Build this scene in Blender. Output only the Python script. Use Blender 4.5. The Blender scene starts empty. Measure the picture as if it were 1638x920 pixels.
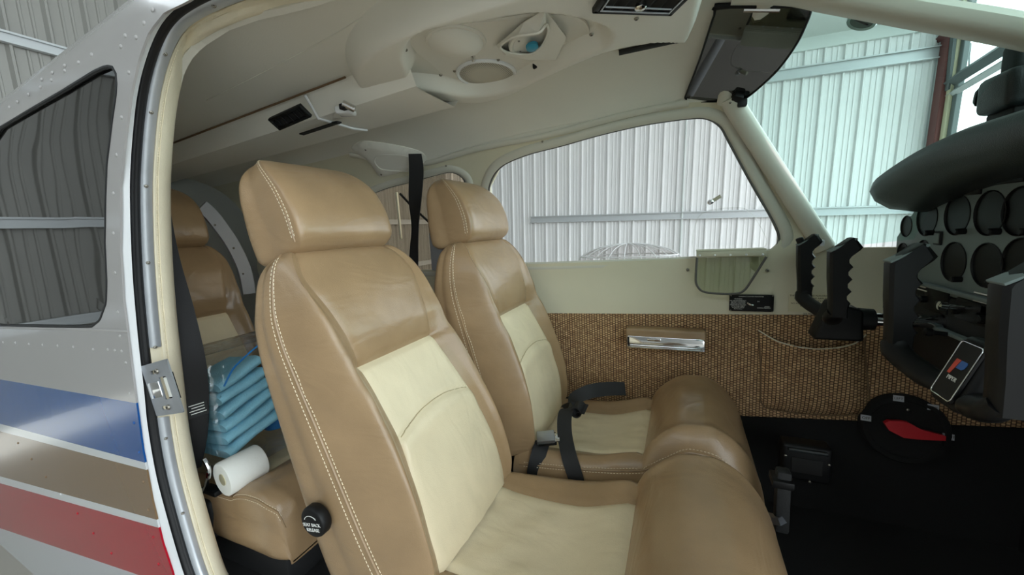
import bpy, bmesh, math, random
import numpy as np
from mathutils import Vector, Matrix
from mathutils.geometry import delaunay_2d_cdt
random.seed(7)
scene = bpy.context.scene
COL = scene.collection

# ---------------------------------------------------------------- camera
IMW, IMH, FPX = 1638.0, 920.0, 615.0
CX, CY = IMW / 2, IMH / 2
def _unit(v):
    v = np.array(v, float); return v / np.linalg.norm(v)
_Y = _unit([1090 - CX, 354 - CY, FPX])
_D = _unit([1064 - CX, 4028 - CY, FPX]); _D = _unit(_D - _Y * np.dot(_D, _Y))
_Z = -_D
_X = np.cross(_Y, _Z)
CM = np.stack([_X, _Y, _Z])
CAM = np.array([0.0, 0.0, 0.92])
cam_data = bpy.data.cameras.new('camera')
cam_data.sensor_width = 36.0
cam_data.sensor_fit = 'HORIZONTAL'
cam_data.lens = 36.0 * FPX / IMW
cam_data.clip_start = 0.02
cam_data.clip_end = 200
cam = bpy.data.objects.new('camera', cam_data)
COL.objects.link(cam)
R3 = Matrix(((CM[0, 0], -CM[0, 1], -CM[0, 2]), (CM[1, 0], -CM[1, 1], -CM[1, 2]), (CM[2, 0], -CM[2, 1], -CM[2, 2])))
cam.matrix_world = Matrix.Translation(Vector(CAM)) @ R3.to_4x4()
scene.camera = cam

# ---------------------------------------------------------------- world, exposure
world = bpy.data.worlds.new('sky_world')
scene.world = world
world.use_nodes = True
wn = world.node_tree
bg = wn.nodes['Background']
bg.inputs['Color'].default_value = (0.86, 0.955, 1.0, 1)
bg.inputs['Strength'].default_value = 1.6
scene.view_settings.view_transform = 'Standard'
scene.view_settings.look = 'None'
scene.view_settings.gamma = 1.0
scene.view_settings.use_curve_mapping = False
scene.view_settings.exposure = 1.38
scene.cycles.max_bounces = 10
scene.cycles.transparent_max_bounces = 16

# ---------------------------------------------------------------- pixel -> direction helpers
def ray(px, py):
    return CM @ _unit([px - CX, py - CY, FPX])
def onY(px, py, Y):
    d = ray(px, py); return CAM + d * (Y / d[1])
def onX(px, py, X):
    d = ray(px, py); return CAM + d * (X / d[0])
def onZ(px, py, Z):
    d = ray(px, py); return CAM + d * ((Z - CAM[2]) / d[2])
# cabin shell: superelliptic section that tapers towards the tail
YC, Z0 = 1.02, 0.80
def sa(x):
    return 0.53 if x > -0.9 else 0.53 + 0.03 * (x + 0.9)
def sh(x):
    return 0.62 + (0.055 * x if x < 0 else -0.10 * x)
NK = 12.0
def hb(y):
    t = min(1.0, max(0.0, (YC - 0.05 - y) / 0.40)); return 0.05 * t * t * (3 - 2 * t)
def S(x, v, off=0.0):
    """shell point; v<0 far wall below the shoulder, 0..pi over the roof, >pi near wall"""
    a, h = sa(x) + off, sh(x) + off
    if v < 0: return (x, YC + a, Z0 + 0.6 * v)
    if v > math.pi: return (x, YC - a, Z0 - 0.6 * (v - math.pi))
    c, s = math.cos(v), math.sin(v)
    k = 3.0 if c > 0 else NK
    r = (abs(c) ** k + abs(s) ** k) ** (-1 / k)
    y = YC + a * r * c
    return (x, y, Z0 + (h + hb(y)) * r * s)
def SN(x, v, off=0.0):
    e = 1e-3
    p = Vector(S(x, v, off))
    n = (Vector(S(x + e, v, off)) - p).cross(Vector(S(x, v + e, off)) - p)
    n.normalize()
    c = Vector((x, YC, Z0))
    return n if n.dot(p - c) > 0 else -n
def sinv(p, off=0.0):
    x, y, z = p
    a, h = sa(x) + off, sh(x) + off
    if z < Z0:
        return (x, (z - Z0) / 0.6) if y > YC else (x, math.pi - (z - Z0) / 0.6)
    return (x, math.atan2((z - Z0) / (h + hb(y)), (y - YC) / a))
def _F(p, off):
    x, y, z = p
    a, h = sa(x) + off, sh(x) + off
    u = abs(y - YC) / a
    w = max(0, (z - Z0) / (h + hb(y)))
    k = 3.0 if y > YC else NK
    return u ** k + w ** k - 1
def onShell(px, py, off=0.0, near=False):
    d = ray(px, py)
    t, st = (0.05, 0.01)
    inside = False
    prev = None; best = None
    while t < 8:
        f = _F(CAM + d * t, off)
        if near:
            if f < 0: break
        else:
            if f < 0: inside = True
            elif inside: break
        if near and (best is None or f < best[0]): best = (f, t)
        prev = t; t += st
    if near and t >= 8: return CAM + d * best[1]
    lo, hi = prev, t
    for _ in range(30):
        m = (lo + hi) / 2
        f = _F(CAM + d * m, off)
        if (f < 0) == near: hi = m
        else: lo = m
    return CAM + d * hi

# ---------------------------------------------------------------- materials
def lin(r, g, b):
    return tuple(((c / 255) / 12.92 if c / 255 <= 0.04045 else ((c / 255 + 0.055) / 1.055) ** 2.4) for c in (r, g, b)) + (1,)
MATS = {}
def mat(name, rgb, rough=0.5, metal=0.0, bump=None, vary=0.0, vscale=6.0, coat=0.0, spec=0.5, bscale2=None):
    m = bpy.data.materials.new(name); m.use_nodes = True
    nt = m.node_tree; b = nt.nodes['Principled BSDF']
    col = lin(*rgb)
    b.inputs['Base Color'].default_value = col
    b.inputs['Roughness'].default_value = rough
    b.inputs['Metallic'].default_value = metal
    b.inputs['Coat Weight'].default_value = coat
    b.inputs['Specular IOR Level'].default_value = spec
    tc = nt.nodes.new('ShaderNodeTexCoord')
    if vary > 0:
        n = nt.nodes.new('ShaderNodeTexNoise'); n.inputs['Scale'].default_value = vscale
        n.inputs['Detail'].default_value = 5
        nt.links.new(tc.outputs['Object'], n.inputs['Vector'])
        cr = nt.nodes.new('ShaderNodeValToRGB')
        cr.color_ramp.elements[0].position = 0.3; cr.color_ramp.elements[1].position = 0.7
        cr.color_ramp.elements[0].color = tuple(c * (1 - vary) for c in col[:3]) + (1,)
        cr.color_ramp.elements[1].color = tuple(min(1, c * (1 + vary)) for c in col[:3]) + (1,)
        nt.links.new(n.outputs['Fac'], cr.inputs['Fac'])
        nt.links.new(cr.outputs['Color'], b.inputs['Base Color'])
    if bump:
        sc, st = bump
        n2 = nt.nodes.new('ShaderNodeTexNoise'); n2.inputs['Scale'].default_value = sc
        n2.inputs['Detail'].default_value = 3
        nt.links.new(tc.outputs['Object'], n2.inputs['Vector'])
        bp = nt.nodes.new('ShaderNodeBump'); bp.inputs['Strength'].default_value = st
        bp.inputs['Distance'].default_value = 0.002
        nt.links.new(n2.outputs['Fac'], bp.inputs['Height'])
        nt.links.new(bp.outputs['Normal'], b.inputs['Normal'])
        if bscale2:
            n3 = nt.nodes.new('ShaderNodeTexNoise'); n3.inputs['Scale'].default_value = bscale2[0]
            n3.inputs['Detail'].default_value = 2; n3.inputs['Distortion'].default_value = 1.2
            mp = nt.nodes.new('ShaderNodeMapping'); mp.inputs['Scale'].default_value = bscale2[2]
            nt.links.new(tc.outputs['Object'], mp.inputs['Vector'])
            nt.links.new(mp.outputs['Vector'], n3.inputs['Vector'])
            bp2 = nt.nodes.new('ShaderNodeBump'); bp2.inputs['Strength'].default_value = bscale2[1]
            bp2.inputs['Distance'].default_value = 0.012
            nt.links.new(n3.outputs['Fac'], bp2.inputs['Height'])
            nt.links.new(bp.outputs['Normal'], bp2.inputs['Normal'])
            nt.links.new(bp2.outputs['Normal'], b.inputs['Normal'])
    MATS[name] = m
    return m
def glass(name, tint, refl=0.12, rough=0.02, wave=None):
    m = bpy.data.materials.new(name); m.use_nodes = True
    nt = m.node_tree
    for n in list(nt.nodes): nt.nodes.remove(n)
    out = nt.nodes.new('ShaderNodeOutputMaterial')
    mix = nt.nodes.new('ShaderNodeMixShader')
    tr = nt.nodes.new('ShaderNodeBsdfTransparent'); tr.inputs['Color'].default_value = tuple(tint) + (1,)
    gl = nt.nodes.new('ShaderNodeBsdfGlossy'); gl.inputs['Roughness'].default_value = rough
    ge = nt.nodes.new('ShaderNodeNewGeometry')
    dt = nt.nodes.new('ShaderNodeVectorMath'); dt.operation = 'DOT_PRODUCT'
    nt.links.new(ge.outputs['Incoming'], dt.inputs[0]); nt.links.new(ge.outputs['Normal'], dt.inputs[1])
    ab = nt.nodes.new('ShaderNodeMath'); ab.operation = 'ABSOLUTE'; nt.links.new(dt.outputs['Value'], ab.inputs[0])
    om = nt.nodes.new('ShaderNodeMath'); om.operation = 'SUBTRACT'; om.inputs[0].default_value = 1.0; om.use_clamp = True; nt.links.new(ab.outputs[0], om.inputs[1])
    pw = nt.nodes.new('ShaderNodeMath'); pw.operation = 'POWER'; pw.inputs[1].default_value = 5.0; nt.links.new(om.outputs[0], pw.inputs[0])
    fr = nt.nodes.new('ShaderNodeMath'); fr.operation = 'MULTIPLY_ADD'; fr.inputs[1].default_value = 0.96; fr.inputs[2].default_value = 0.04
    nt.links.new(pw.outputs[0], fr.inputs[0])
    mu = nt.nodes.new('ShaderNodeMath'); mu.operation = 'MULTIPLY_ADD'
    mu.inputs[1].default_value = 1.0; mu.inputs[2].default_value = refl
    mu.use_clamp = True
    nt.links.new(fr.outputs[0], mu.inputs[0])
    nt.links.new(mu.outputs[0], mix.inputs[0])
    nt.links.new(tr.outputs[0], mix.inputs[1]); nt.links.new(gl.outputs[0], mix.inputs[2])
    nt.links.new(mix.outputs[0], out.inputs['Surface'])
    if wave:
        tc = nt.nodes.new('ShaderNodeTexCoord')
        n = nt.nodes.new('ShaderNodeTexNoise'); n.inputs['Scale'].default_value = wave[0]; n.inputs['Detail'].default_value = 1.5
        n.inputs['Distortion'].default_value = 0.8
        bp = nt.nodes.new('ShaderNodeBump'); bp.inputs['Strength'].default_value = wave[1]; bp.inputs['Distance'].default_value = 0.03
        nt.links.new(tc.outputs['Object'], n.inputs['Vector'])
        nt.links.new(n.outputs['Fac'], bp.inputs['Height'])
        nt.links.new(bp.outputs['Normal'], gl.inputs['Normal'])
    MATS[name] = m
    return m

mat('tan_leather', (156, 129, 97), 0.29, bump=(420, 0.22), vary=0.10, vscale=9, coat=0.12, bscale2=(6.0, 0.30, (1, 1, 2.2)))
mat('cream_leather', (222, 206, 174), 0.42, bump=(420, 0.22), vary=0.06, vscale=7, bscale2=(7.0, 0.25, (1, 1.6, 1)))
mat('thread', (238, 226, 200), 0.8)
mat('cream_seam', (178, 162, 128), 0.7)
mat('groove', (110, 86, 60), 0.7)
mat('headliner', (222, 219, 208), 0.75, bump=(300, 0.15), vary=0.03, vscale=3)
mat('console_plastic', (228, 225, 215), 0.45, bump=(500, 0.12), vary=0.02, vscale=4)
mat('side_plastic', (212, 206, 182), 0.42, bump=(260, 0.10), vary=0.03, vscale=4)
mat('pillar_plastic', (206, 203, 190), 0.40, bump=(300, 0.08))
mat('cream_vinyl', (232, 222, 196), 0.45, bump=(200, 0.25), vary=0.04, vscale=14)
mat('aluminium', (205, 210, 216), 0.36, 0.45, vary=0.06, vscale=25)
mat('steel_plate', (175, 180, 188), 0.34, 0.9, vary=0.08, vscale=20)
mat('chrome', (225, 226, 228), 0.08, 1.0)
mat('screw_metal', (150, 145, 135), 0.3, 0.9)
mat('dark_slot', (18, 17, 16), 0.8)
mat('rubber', (22, 23, 26), 0.55, bump=(150, 0.2))
mat('black_plastic', (13, 13, 14), 0.5, spec=0.28)
mat('black_matte', (17, 17, 18), 0.7, bump=(300, 0.2))
mat('panel_grey', (108, 119, 118), 0.55, bump=(250, 0.15))
mat('hood_vinyl', (30, 36, 37), 0.42, bump=(500, 0.3))
mat('webbing', (27, 27, 29), 0.65, bump=(600, 0.3))
mat('carpet', (12, 12, 12), 0.95, bump=(500, 0.6))
mat('floor_mat', (22, 23, 24), 0.7, bump=(300, 0.4))
mat('white_paint', (228, 230, 232), 0.22, coat=0.5)
mat('white_print', (225, 225, 220), 0.6)
mat('dark_print', (60, 55, 48), 0.7)
mat('red_paint', (190, 28, 40), 0.35)
mat('blue_print', (40, 95, 170), 0.4)
mat('red_print', (205, 70, 50), 0.4)
mat('towel_blue', (150, 206, 222), 0.9, bump=(260, 0.7), vary=0.08, vscale=20)
mat('bottle_blue', (38, 120, 186), 0.35)
mat('paper_white', (232, 232, 226), 0.85, bump=(200, 0.3))
mat('device_grey', (168, 170, 176), 0.45)
mat('rear_grey', (150, 149, 145), 0.6, bump=(200, 0.15))
mat('lens_blue', (60, 150, 180), 0.15)
mat('speaker_mesh', (186, 182, 170), 0.6)
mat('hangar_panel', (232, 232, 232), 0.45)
mat('hangar_panel_shaded', (150, 149, 144), 0.5)  # darker copy of the wall panel, weaker light painted into its colour
mat('hangar_girt', (196, 200, 202), 0.4, 0.2)
mat('hangar_roof', (214, 220, 218), 0.7)
mat('hangar_red', (110, 62, 60), 0.6)
mat('hangar_dark', (96, 104, 104), 0.6)
mat('concrete', (165, 160, 152), 0.8, vary=0.08, vscale=0.7)
mat('sign_cream', (206, 199, 168), 0.5)
mat('dial_black', (8, 8, 9), 0.6, spec=0.2)
mat('window_gasket', (86, 84, 80), 0.6)
mat('clear_hinge', (196, 192, 170), 0.4)
glass('clear_pane', (0.96, 0.96, 0.95), 0.0)
glass('brown_pane', (0.72, 0.58, 0.44), 0.0)
glass('green_pane', (0.74, 0.95, 0.89), 0.0)
glass('dark_pane', (0.16, 0.16, 0.16), 0.09, wave=(1.0, 0.10))
glass('smoked_pane', (0.085, 0.085, 0.08), 0.11)
glass('bag_film', (0.93, 0.95, 0.97), 0.05, rough=0.15, wave=(14, 0.5))
glass('dial_glass', (0.9, 0.95, 0.95), 0.10)
glass('storm_pane', (0.85, 0.88, 0.80), 0.06)
glass('clear_film', (0.90, 0.88, 0.88), 0.03)

# speaker mesh perforation relief
def perforate(m, scale):
    nt = m.node_tree; b = nt.nodes['Principled BSDF']
    tc = nt.nodes.new('ShaderNodeTexCoord')
    v = nt.nodes.new('ShaderNodeTexVoronoi'); v.inputs['Scale'].default_value = scale; v.inputs['Randomness'].default_value = 0.0
    cr = nt.nodes.new('ShaderNodeValToRGB')
    cr.color_ramp.elements[0].position = 0.28; cr.color_ramp.elements[0].color = (0.12, 0.115, 0.10, 1)
    cr.color_ramp.elements[1].position = 0.42; cr.color_ramp.elements[1].color = lin(200, 195, 180)
    nt.links.new(tc.outputs['Object'], v.inputs['Vector'])
    nt.links.new(v.outputs['Distance'], cr.inputs['Fac'])
    nt.links.new(cr.outputs['Color'], b.inputs['Base Color'])
perforate(MATS['speaker_mesh'], 190)

# woven wall cloth: columns of short knots, alternate columns offset
def weave():
    m = bpy.data.materials.new('woven_cloth'); m.use_nodes = True
    nt = m.node_tree; b = nt.nodes['Principled BSDF']; b.inputs['Roughness'].default_value = 0.85
    tc = nt.nodes.new('ShaderNodeTexCoord')
    sx = nt.nodes.new('ShaderNodeSeparateXYZ'); cx = nt.nodes.new('ShaderNodeCombineXYZ')
    nt.links.new(tc.outputs['Object'], sx.inputs[0])
    nt.links.new(sx.outputs['Z'], cx.inputs['X']); nt.links.new(sx.outputs['X'], cx.inputs['Y'])
    br = nt.nodes.new('ShaderNodeTexBrick')
    br.inputs['Scale'].default_value = 1.0
    br.inputs['Brick Width'].default_value = 0.0095
    br.inputs['Row Height'].default_value = 0.0105
    br.inputs['Mortar Size'].default_value = 0.0016
    br.inputs['Mortar Smooth'].default_value = 0.6
    br.inputs['Color1'].default_value = lin(208, 172, 126)
    br.inputs['Color2'].default_value = lin(168, 130, 92)
    br.inputs['Mortar'].default_value = lin(74, 52, 37)
    nt.links.new(cx.outputs[0], br.inputs['Vector'])
    nt.links.new(br.outputs['Color'], b.inputs['Base Color'])
    iv = nt.nodes.new('ShaderNodeMath'); iv.operation = 'SUBTRACT'; iv.inputs[0].default_value = 1.0
    nt.links.new(br.outputs['Fac'], iv.inputs[1])
    bp = nt.nodes.new('ShaderNodeBump'); bp.inputs['Strength'].default_value = 0.8; bp.inputs['Distance'].default_value = 0.003
    nt.links.new(iv.outputs[0], bp.inputs['Height']); nt.links.new(bp.outputs['Normal'], b.inputs['Normal'])
    MATS['woven_cloth'] = m
weave()

# ---------------------------------------------------------------- mesh helpers
def wmat(o):
    m = o.matrix_basis.copy()
    if o.parent: m = wmat(o.parent) @ o.matrix_parent_inverse @ m
    return m
def adopt(o, parent):
    if parent is not None:
        o.parent = parent
        o.matrix_parent_inverse = wmat(parent).inverted()
def mk(name, V, F, m, parent=None, smooth=True, angle=40, fm=None):
    me = bpy.data.meshes.new(name)
    me.from_pydata([tuple(map(float, v)) for v in V], [], [tuple(f) for f in F])
    for mm in (m if isinstance(m, (list, tuple)) else [m]): me.materials.append(MATS[mm])
    if fm:
        for p, i in zip(me.polygons, fm): p.material_index = i
    me.update()
    if smooth:
        me.polygons.foreach_set('use_smooth', [True] * len(me.polygons))
        me.set_sharp_from_angle(angle=math.radians(angle))
    o = bpy.data.objects.new(name, me); COL.objects.link(o)
    adopt(o, parent)
    return o
def thing(name, label, cat, loc=(0, 0, 0), group=None):
    o = bpy.data.objects.new(name, None); COL.objects.link(o)
    o.empty_display_size = 0.05
    o.location = tuple(map(float, loc)); o['label'] = label; o['category'] = cat
    if group: o['group'] = group
    return o
def tag(o, label, cat, group=None):
    o['label'] = label; o['category'] = cat
    if group: o['group'] = group
    return o
def struct(o, label=None, cat=None):
    o['kind'] = 'structure'
    if label: o['label'] = label
    if cat: o['category'] = cat
    return o
class MB:
    def __init__(s): s.V = []; s.F = []; s.M = []
    def add(s, V, F, mi=0):
        b = len(s.V); s.V += [tuple(map(float, v)) for v in V]; s.F += [tuple(i + b for i in f) for f in F]; s.M += [mi] * len(F); return s
    def obj(s, name, m, parent=None, **k): return mk(name, s.V, s.F, m, parent, fm=s.M, **k)
def frame(z, up=(0, 0, 1)):
    z = Vector(z).normalized(); up = Vector(up)
    x = up.cross(z)
    if x.length < 1e-4: x = Vector((1, 0, 0)).cross(z)
    x.normalize(); y = z.cross(x)
    return x, y, z
def rbox(c, size, r=0.004, seg=2, axes=None):
    bm = bmesh.new(); bmesh.ops.create_cube(bm, size=1)
    for v in bm.verts: v.co = Vector((v.co.x * size[0], v.co.y * size[1], v.co.z * size[2]))
    if r > 0: bmesh.ops.bevel(bm, geom=list(bm.edges), offset=min(r, min(size) * 0.49), segments=seg, affect='EDGES', profile=0.5)
    bm.verts.index_update()
    if axes is None: axes = (Vector((1, 0, 0)), Vector((0, 1, 0)), Vector((0, 0, 1)))
    c = Vector(c)
    V = [c + axes[0] * v.co.x + axes[1] * v.co.y + axes[2] * v.co.z for v in bm.verts]
    F = [[v.index for v in f.verts] for f in bm.faces]
    bm.free(); return V, F
def lathe(c, axis, prof, n=24, up=(0, 0, 1), sx=1.0, sy=1.0):
    x, y, z = frame(axis, up); c = Vector(c); V = []; F = []
    for (r, h) in prof:
        for k in range(n):
            a = 2 * math.pi * k / n
            V.append(c + x * (r * sx * math.cos(a)) + y * (r * sy * math.sin(a)) + z * h)
    for i in range(len(prof) - 1):
        for k in range(n):
            F.append((i * n + k, i * n + (k + 1) % n, (i + 1) * n + (k + 1) % n, (i + 1) * n + k))
    if prof[0][0] > 1e-6: F.append(tuple(reversed(range(n))))
    if prof[-1][0] > 1e-6: F.append(tuple((len(prof) - 1) * n + k for k in range(n)))
    return V, F
def sweep(P, prof, N=None, closed=False, cap=True):
    """prof: list of (side, out) in the plane across the path; N: outward normal (one or per point)"""
    P = [Vector(p) for p in P]; n = len(P); V = []; F = []; m = len(prof)
    for i, p in enumerate(P):
        a = P[(i - 1) % n] if (closed or i > 0) else P[i]
        b = P[(i + 1) % n] if (closed or i < n - 1) else P[i]
        t = (b - a).normalized()
        nn = Vector((0, 0, 1)) if N is None else Vector(N[i] if isinstance(N[0], (tuple, list, Vector, np.ndarray)) else N)
        s = t.cross(nn)
        if s.length < 1e-5: s = t.cross(Vector((1, 0.1, 0)))
        s.normalize(); o = s.cross(t).normalized()
        for (u, w) in prof: V.append(p + s * u + o * w)
    for i in range(n if closed else n - 1):
        for k in range(m):
            j = (i + 1) % n
            F.append((i * m + k, i * m + (k + 1) % m, j * m + (k + 1) % m, j * m + k))
    if cap and not closed:
        F.append(tuple(reversed(range(m)))); F.append(tuple((n - 1) * m + k for k in range(m)))
    return V, F
def ell(a, b, n=10): return [(a * math.cos(2 * math.pi * k / n), b * math.sin(2 * math.pi * k / n)) for k in range(n)]
def tube(P, r, n=8, N=None, closed=False): return sweep(P, ell(r, r, n), N, closed)
def catmull(P, k=8, closed=False, cos_=False):
    P = [np.array(p, float) for p in P]; n = len(P); out = []
    rng = n if closed else n - 1
    for i in range(rng):
        if closed: p0, p1, p2, p3 = P[(i - 1) % n], P[i], P[(i + 1) % n], P[(i + 2) % n]
        else: p0, p1, p2, p3 = P[max(i - 1, 0)], P[i], P[i + 1], P[min(i + 2, n - 1)]
        for j in range(k):
            t = j / k
            if cos_: t = 0.5 - 0.5 * math.cos(math.pi * t)
            out.append(0.5 * ((2 * p1) + (-p0 + p2) * t + (2 * p0 - 5 * p1 + 4 * p2 - p3) * t * t + (-p0 + 3 * p1 - 3 * p2 + p3) * t ** 3))
    if not closed: out.append(P[-1])
    return out
def resample(P, d, closed=False):
    P = np.array([np.array(p, float) for p in P])
    if closed: P = np.vstack([P, P[:1]])
    L = np.concatenate([[0], np.cumsum(np.sqrt(((P[1:] - P[:-1]) ** 2).sum(1)))])
    n = max(3, int(round(L[-1] / d)))
    s = L[-1] * np.arange(n if closed else n + 1) / n
    return list(np.stack([np.interp(s, L, P[:, k]) for k in range(P.shape[1])], 1))
def inside(p, poly):
    c = False; x, y = p; n = len(poly)
    for i in range(n):
        x1, y1 = poly[i]; x2, y2 = poly[(i + 1) % n]
        if (y1 > y) != (y2 > y) and x < (x2 - x1) * (y - y1) / (y2 - y1) + x1: c = not c
    return c
def inside_np(P, poly):
    P = np.asarray(P); q = np.asarray(poly); c = np.zeros(len(P), bool)
    x, y = P[:, 0], P[:, 1]
    for (x1, y1), (x2, y2) in zip(q, np.roll(q, -1, 0)):
        if y1 == y2: continue
        c ^= ((y1 > y) != (y2 > y)) & (x < (x2 - x1) * (y - y1) / (y2 - y1) + x1)
    return c
def seg_dist(p, poly, closed=True):
    P = np.array(poly); A = P if closed else P[:-1]; B = np.roll(P, -1, 0) if closed else P[1:]
    p = np.array(p); d = B - A
    t = np.clip(((p - A) * d).sum(1) / np.maximum(1e-12, (d * d).sum(1)), 0, 1)
    q = A + d * t[:, None]
    return float(np.sqrt(((p - q) ** 2).sum(1).min()))
def cdt(outline, holes=(), d=0.03, bd=None):
    bd = bd or d * 0.5
    loops = [resample(outline, bd, True)] + [resample(h, bd, True) for h in holes]
    V = []; E = []
    for L in loops:
        b = len(V); V += [Vector((float(p[0]), float(p[1]))) for p in L]
        E += [(b + i, b + (i + 1) % len(L)) for i in range(len(L))]
    polys = [[(p[0], p[1]) for p in L] for L in loops]
    xs = [p[0] for p in polys[0]]; ys = [p[1] for p in polys[0]]
    nx = int((max(xs) - min(xs)) / d) + 1; ny = int((max(ys) - min(ys)) / d) + 1
    G = np.array([(min(xs) + i * d + (j % 2) * d * 0.5, min(ys) + j * d) for i in range(nx + 1) for j in range(ny + 1)])
    keep = inside_np(G, polys[0])
    for h in polys[1:]: keep &= ~inside_np(G, h)
    G = G[keep]
    if len(G):
        B = np.vstack([np.array(q) for q in polys])
        md = np.full(len(G), 1e9)
        for b0 in B: md = np.minimum(md, ((G - b0) ** 2).sum(1))
        V += [Vector((float(p[0]), float(p[1]))) for p in G[md > (0.5 * d) ** 2]]
    v, e, f, *_ = delaunay_2d_cdt(V, E, [], 0, 1e-6)
    if not f: return [(p.x, p.y) for p in v], []
    VA = np.array([(p.x, p.y) for p in v]); C = np.array([VA[list(t)].mean(0) for t in f])
    keep = inside_np(C, polys[0])
    for h in polys[1:]: keep &= ~inside_np(C, h)
    F = [tuple(t) for t, k in zip(f, keep) if k]
    return [(p.x, p.y) for p in v], F
def orient(V, F, toward):
    """flip faces so that they look towards a point"""
    t = Vector(toward); out = []
    for f in F:
        a, b, c = (Vector(V[f[0]]), Vector(V[f[1]]), Vector(V[f[2]]))
        n = (b - a).cross(c - a)
        out.append(tuple(f) if n.dot(t - a) > 0 else tuple(reversed(f)))
    return out
def slab(V, F, normals, th):
    """give an open sheet thickness along -normals"""
    n = len(V)
    V2 = list(map(Vector, V)) + [Vector(v) - Vector(nn) * th for v, nn in zip(V, normals)]
    F2 = list(F) + [tuple(i + n for i in reversed(f)) for f in F]
    cnt = {}
    for f in F:
        for a, b in zip(f, f[1:] + f[:1]): cnt[(a, b)] = 1
    for (a, b) in list(cnt):
        if (b, a) not in cnt:
            k = len(V2); V2 += [V2[b], V2[a], V2[a + n], V2[b + n]]; F2.append((k, k + 1, k + 2, k + 3))
    return V2, F2
def text_mesh(body, size, origin, xdir, ydir, m, name, parent, ext=0.0003, align='CENTER'):
    cu = bpy.data.curves.new('t', 'FONT'); cu.body = body; cu.size = size; cu.extrude = ext; cu.align_x = align; cu.align_y = 'CENTER'
    cu.resolution_u = 3
    ob = bpy.data.objects.new('t', cu); COL.objects.link(ob)
    dg = bpy.context.evaluated_depsgraph_get()
    me = bpy.data.meshes.new_from_object(ob.evaluated_get(dg))
    bpy.data.objects.remove(ob); bpy.data.curves.remove(cu)
    x = Vector(xdir).normalized(); y = Vector(ydir); y = (y - x * y.dot(x)).normalized(); z = x.cross(y)
    V = [Vector(origin) + x * v.co.x + y * v.co.y + z * v.co.z for v in me.vertices]
    F = [tuple(p.vertices) for p in me.polygons]
    bpy.data.meshes.remove(me)
    return mk(name, V, F, m, parent, smooth=False)
# shared little hardware: a cross-head screw and a rivet, reused as mesh data
def screw_mesh():
    mb = MB()
    V, F = lathe((0, 0, 0), (0, 0, 1), [(0.0045, -0.001), (0.0045, 0.0006), (0.0036, 0.0018), (0.002, 0.0023), (0, 0.0024)], 12, up=(0, 1, 0))
    mb.add(V, F, 0)
    for s in ((0.0048, 0.0011), (0.0011, 0.0048)):
        V, F = rbox((0, 0, 0.0021), (s[0], s[1], 0.0009), 0); mb.add(V, F, 1)
    o = mb.obj('screw', ['screw_metal', 'dark_slot']); me = o.data; bpy.data.objects.remove(o); return me
SCREW = screw_mesh()
def rivet_mesh():
    V, F = lathe((0, 0, 0), (0, 0, 1), [(0.0048, -0.0005), (0.0044, 0.0010), (0.0030, 0.0022), (0.0012, 0.0027), (0, 0.0028)], 10, up=(0, 1, 0))
    o = mk('rivet', V, F, 'white_paint'); me = o.data; bpy.data.objects.remove(o); return me
RIVET = rivet_mesh()
def put(me, name, p, n, parent, scale=1.0, rot=0.4):
    x, y, z = frame(n, (0.13, 0.2, 1))
    M = Matrix((x, y, z)).transposed().to_4x4() @ Matrix.Rotation(rot, 4, 'Z')
    M = Matrix.Translation(Vector(p)) @ M @ Matrix.Scale(scale, 4)
    o = bpy.data.objects.new(name, me); COL.objects.link(o)
    if parent is not None:
        o.parent = parent; o.matrix_parent_inverse = wmat(parent).inverted()
    o.matrix_basis = M
    return o
def stitch(path, norms, name, parent, dash=0.0055, gap=0.0035, r=0.0008):
    mb = MB(); P = resample(path, 0.001); N = resample(norms, 1e9) if False else norms
    L = len(P); step = int(round((dash + gap) / 0.001)); dl = int(round(dash / 0.001))
    for i in range(0, L - dl, step):
        a, b = Vector(P[i]), Vector(P[i + dl])
        n = Vector(N[min(len(N) - 1, int(i / L * len(N)))])
        t = (b - a).normalized(); s = t.cross(n)
        if s.length < 1e-6: continue
        s.normalize(); n = s.cross(t)
        V = []
        for q, k in ((a, 0.6), ((a + b) / 2 + n * r * 0.6, 1.0), (b, 0.6)):
            for u, w in ((-1, -0.5), (1, -0.5), (0.7, 0.9), (-0.7, 0.9)): V.append(q + s * u * r * k + n * w * r)
        F = [(0, 1, 5, 4), (1, 2, 6, 5), (2, 3, 7, 6), (3, 0, 4, 7), (4, 5, 9, 8), (5, 6, 10, 9), (6, 7, 11, 10), (7, 4, 8, 11)]
        mb.add(V, F)
    o = mb.obj(name, 'thread', parent); o['kind'] = 'stuff' if parent is None else 'stuff'
    return o
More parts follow.
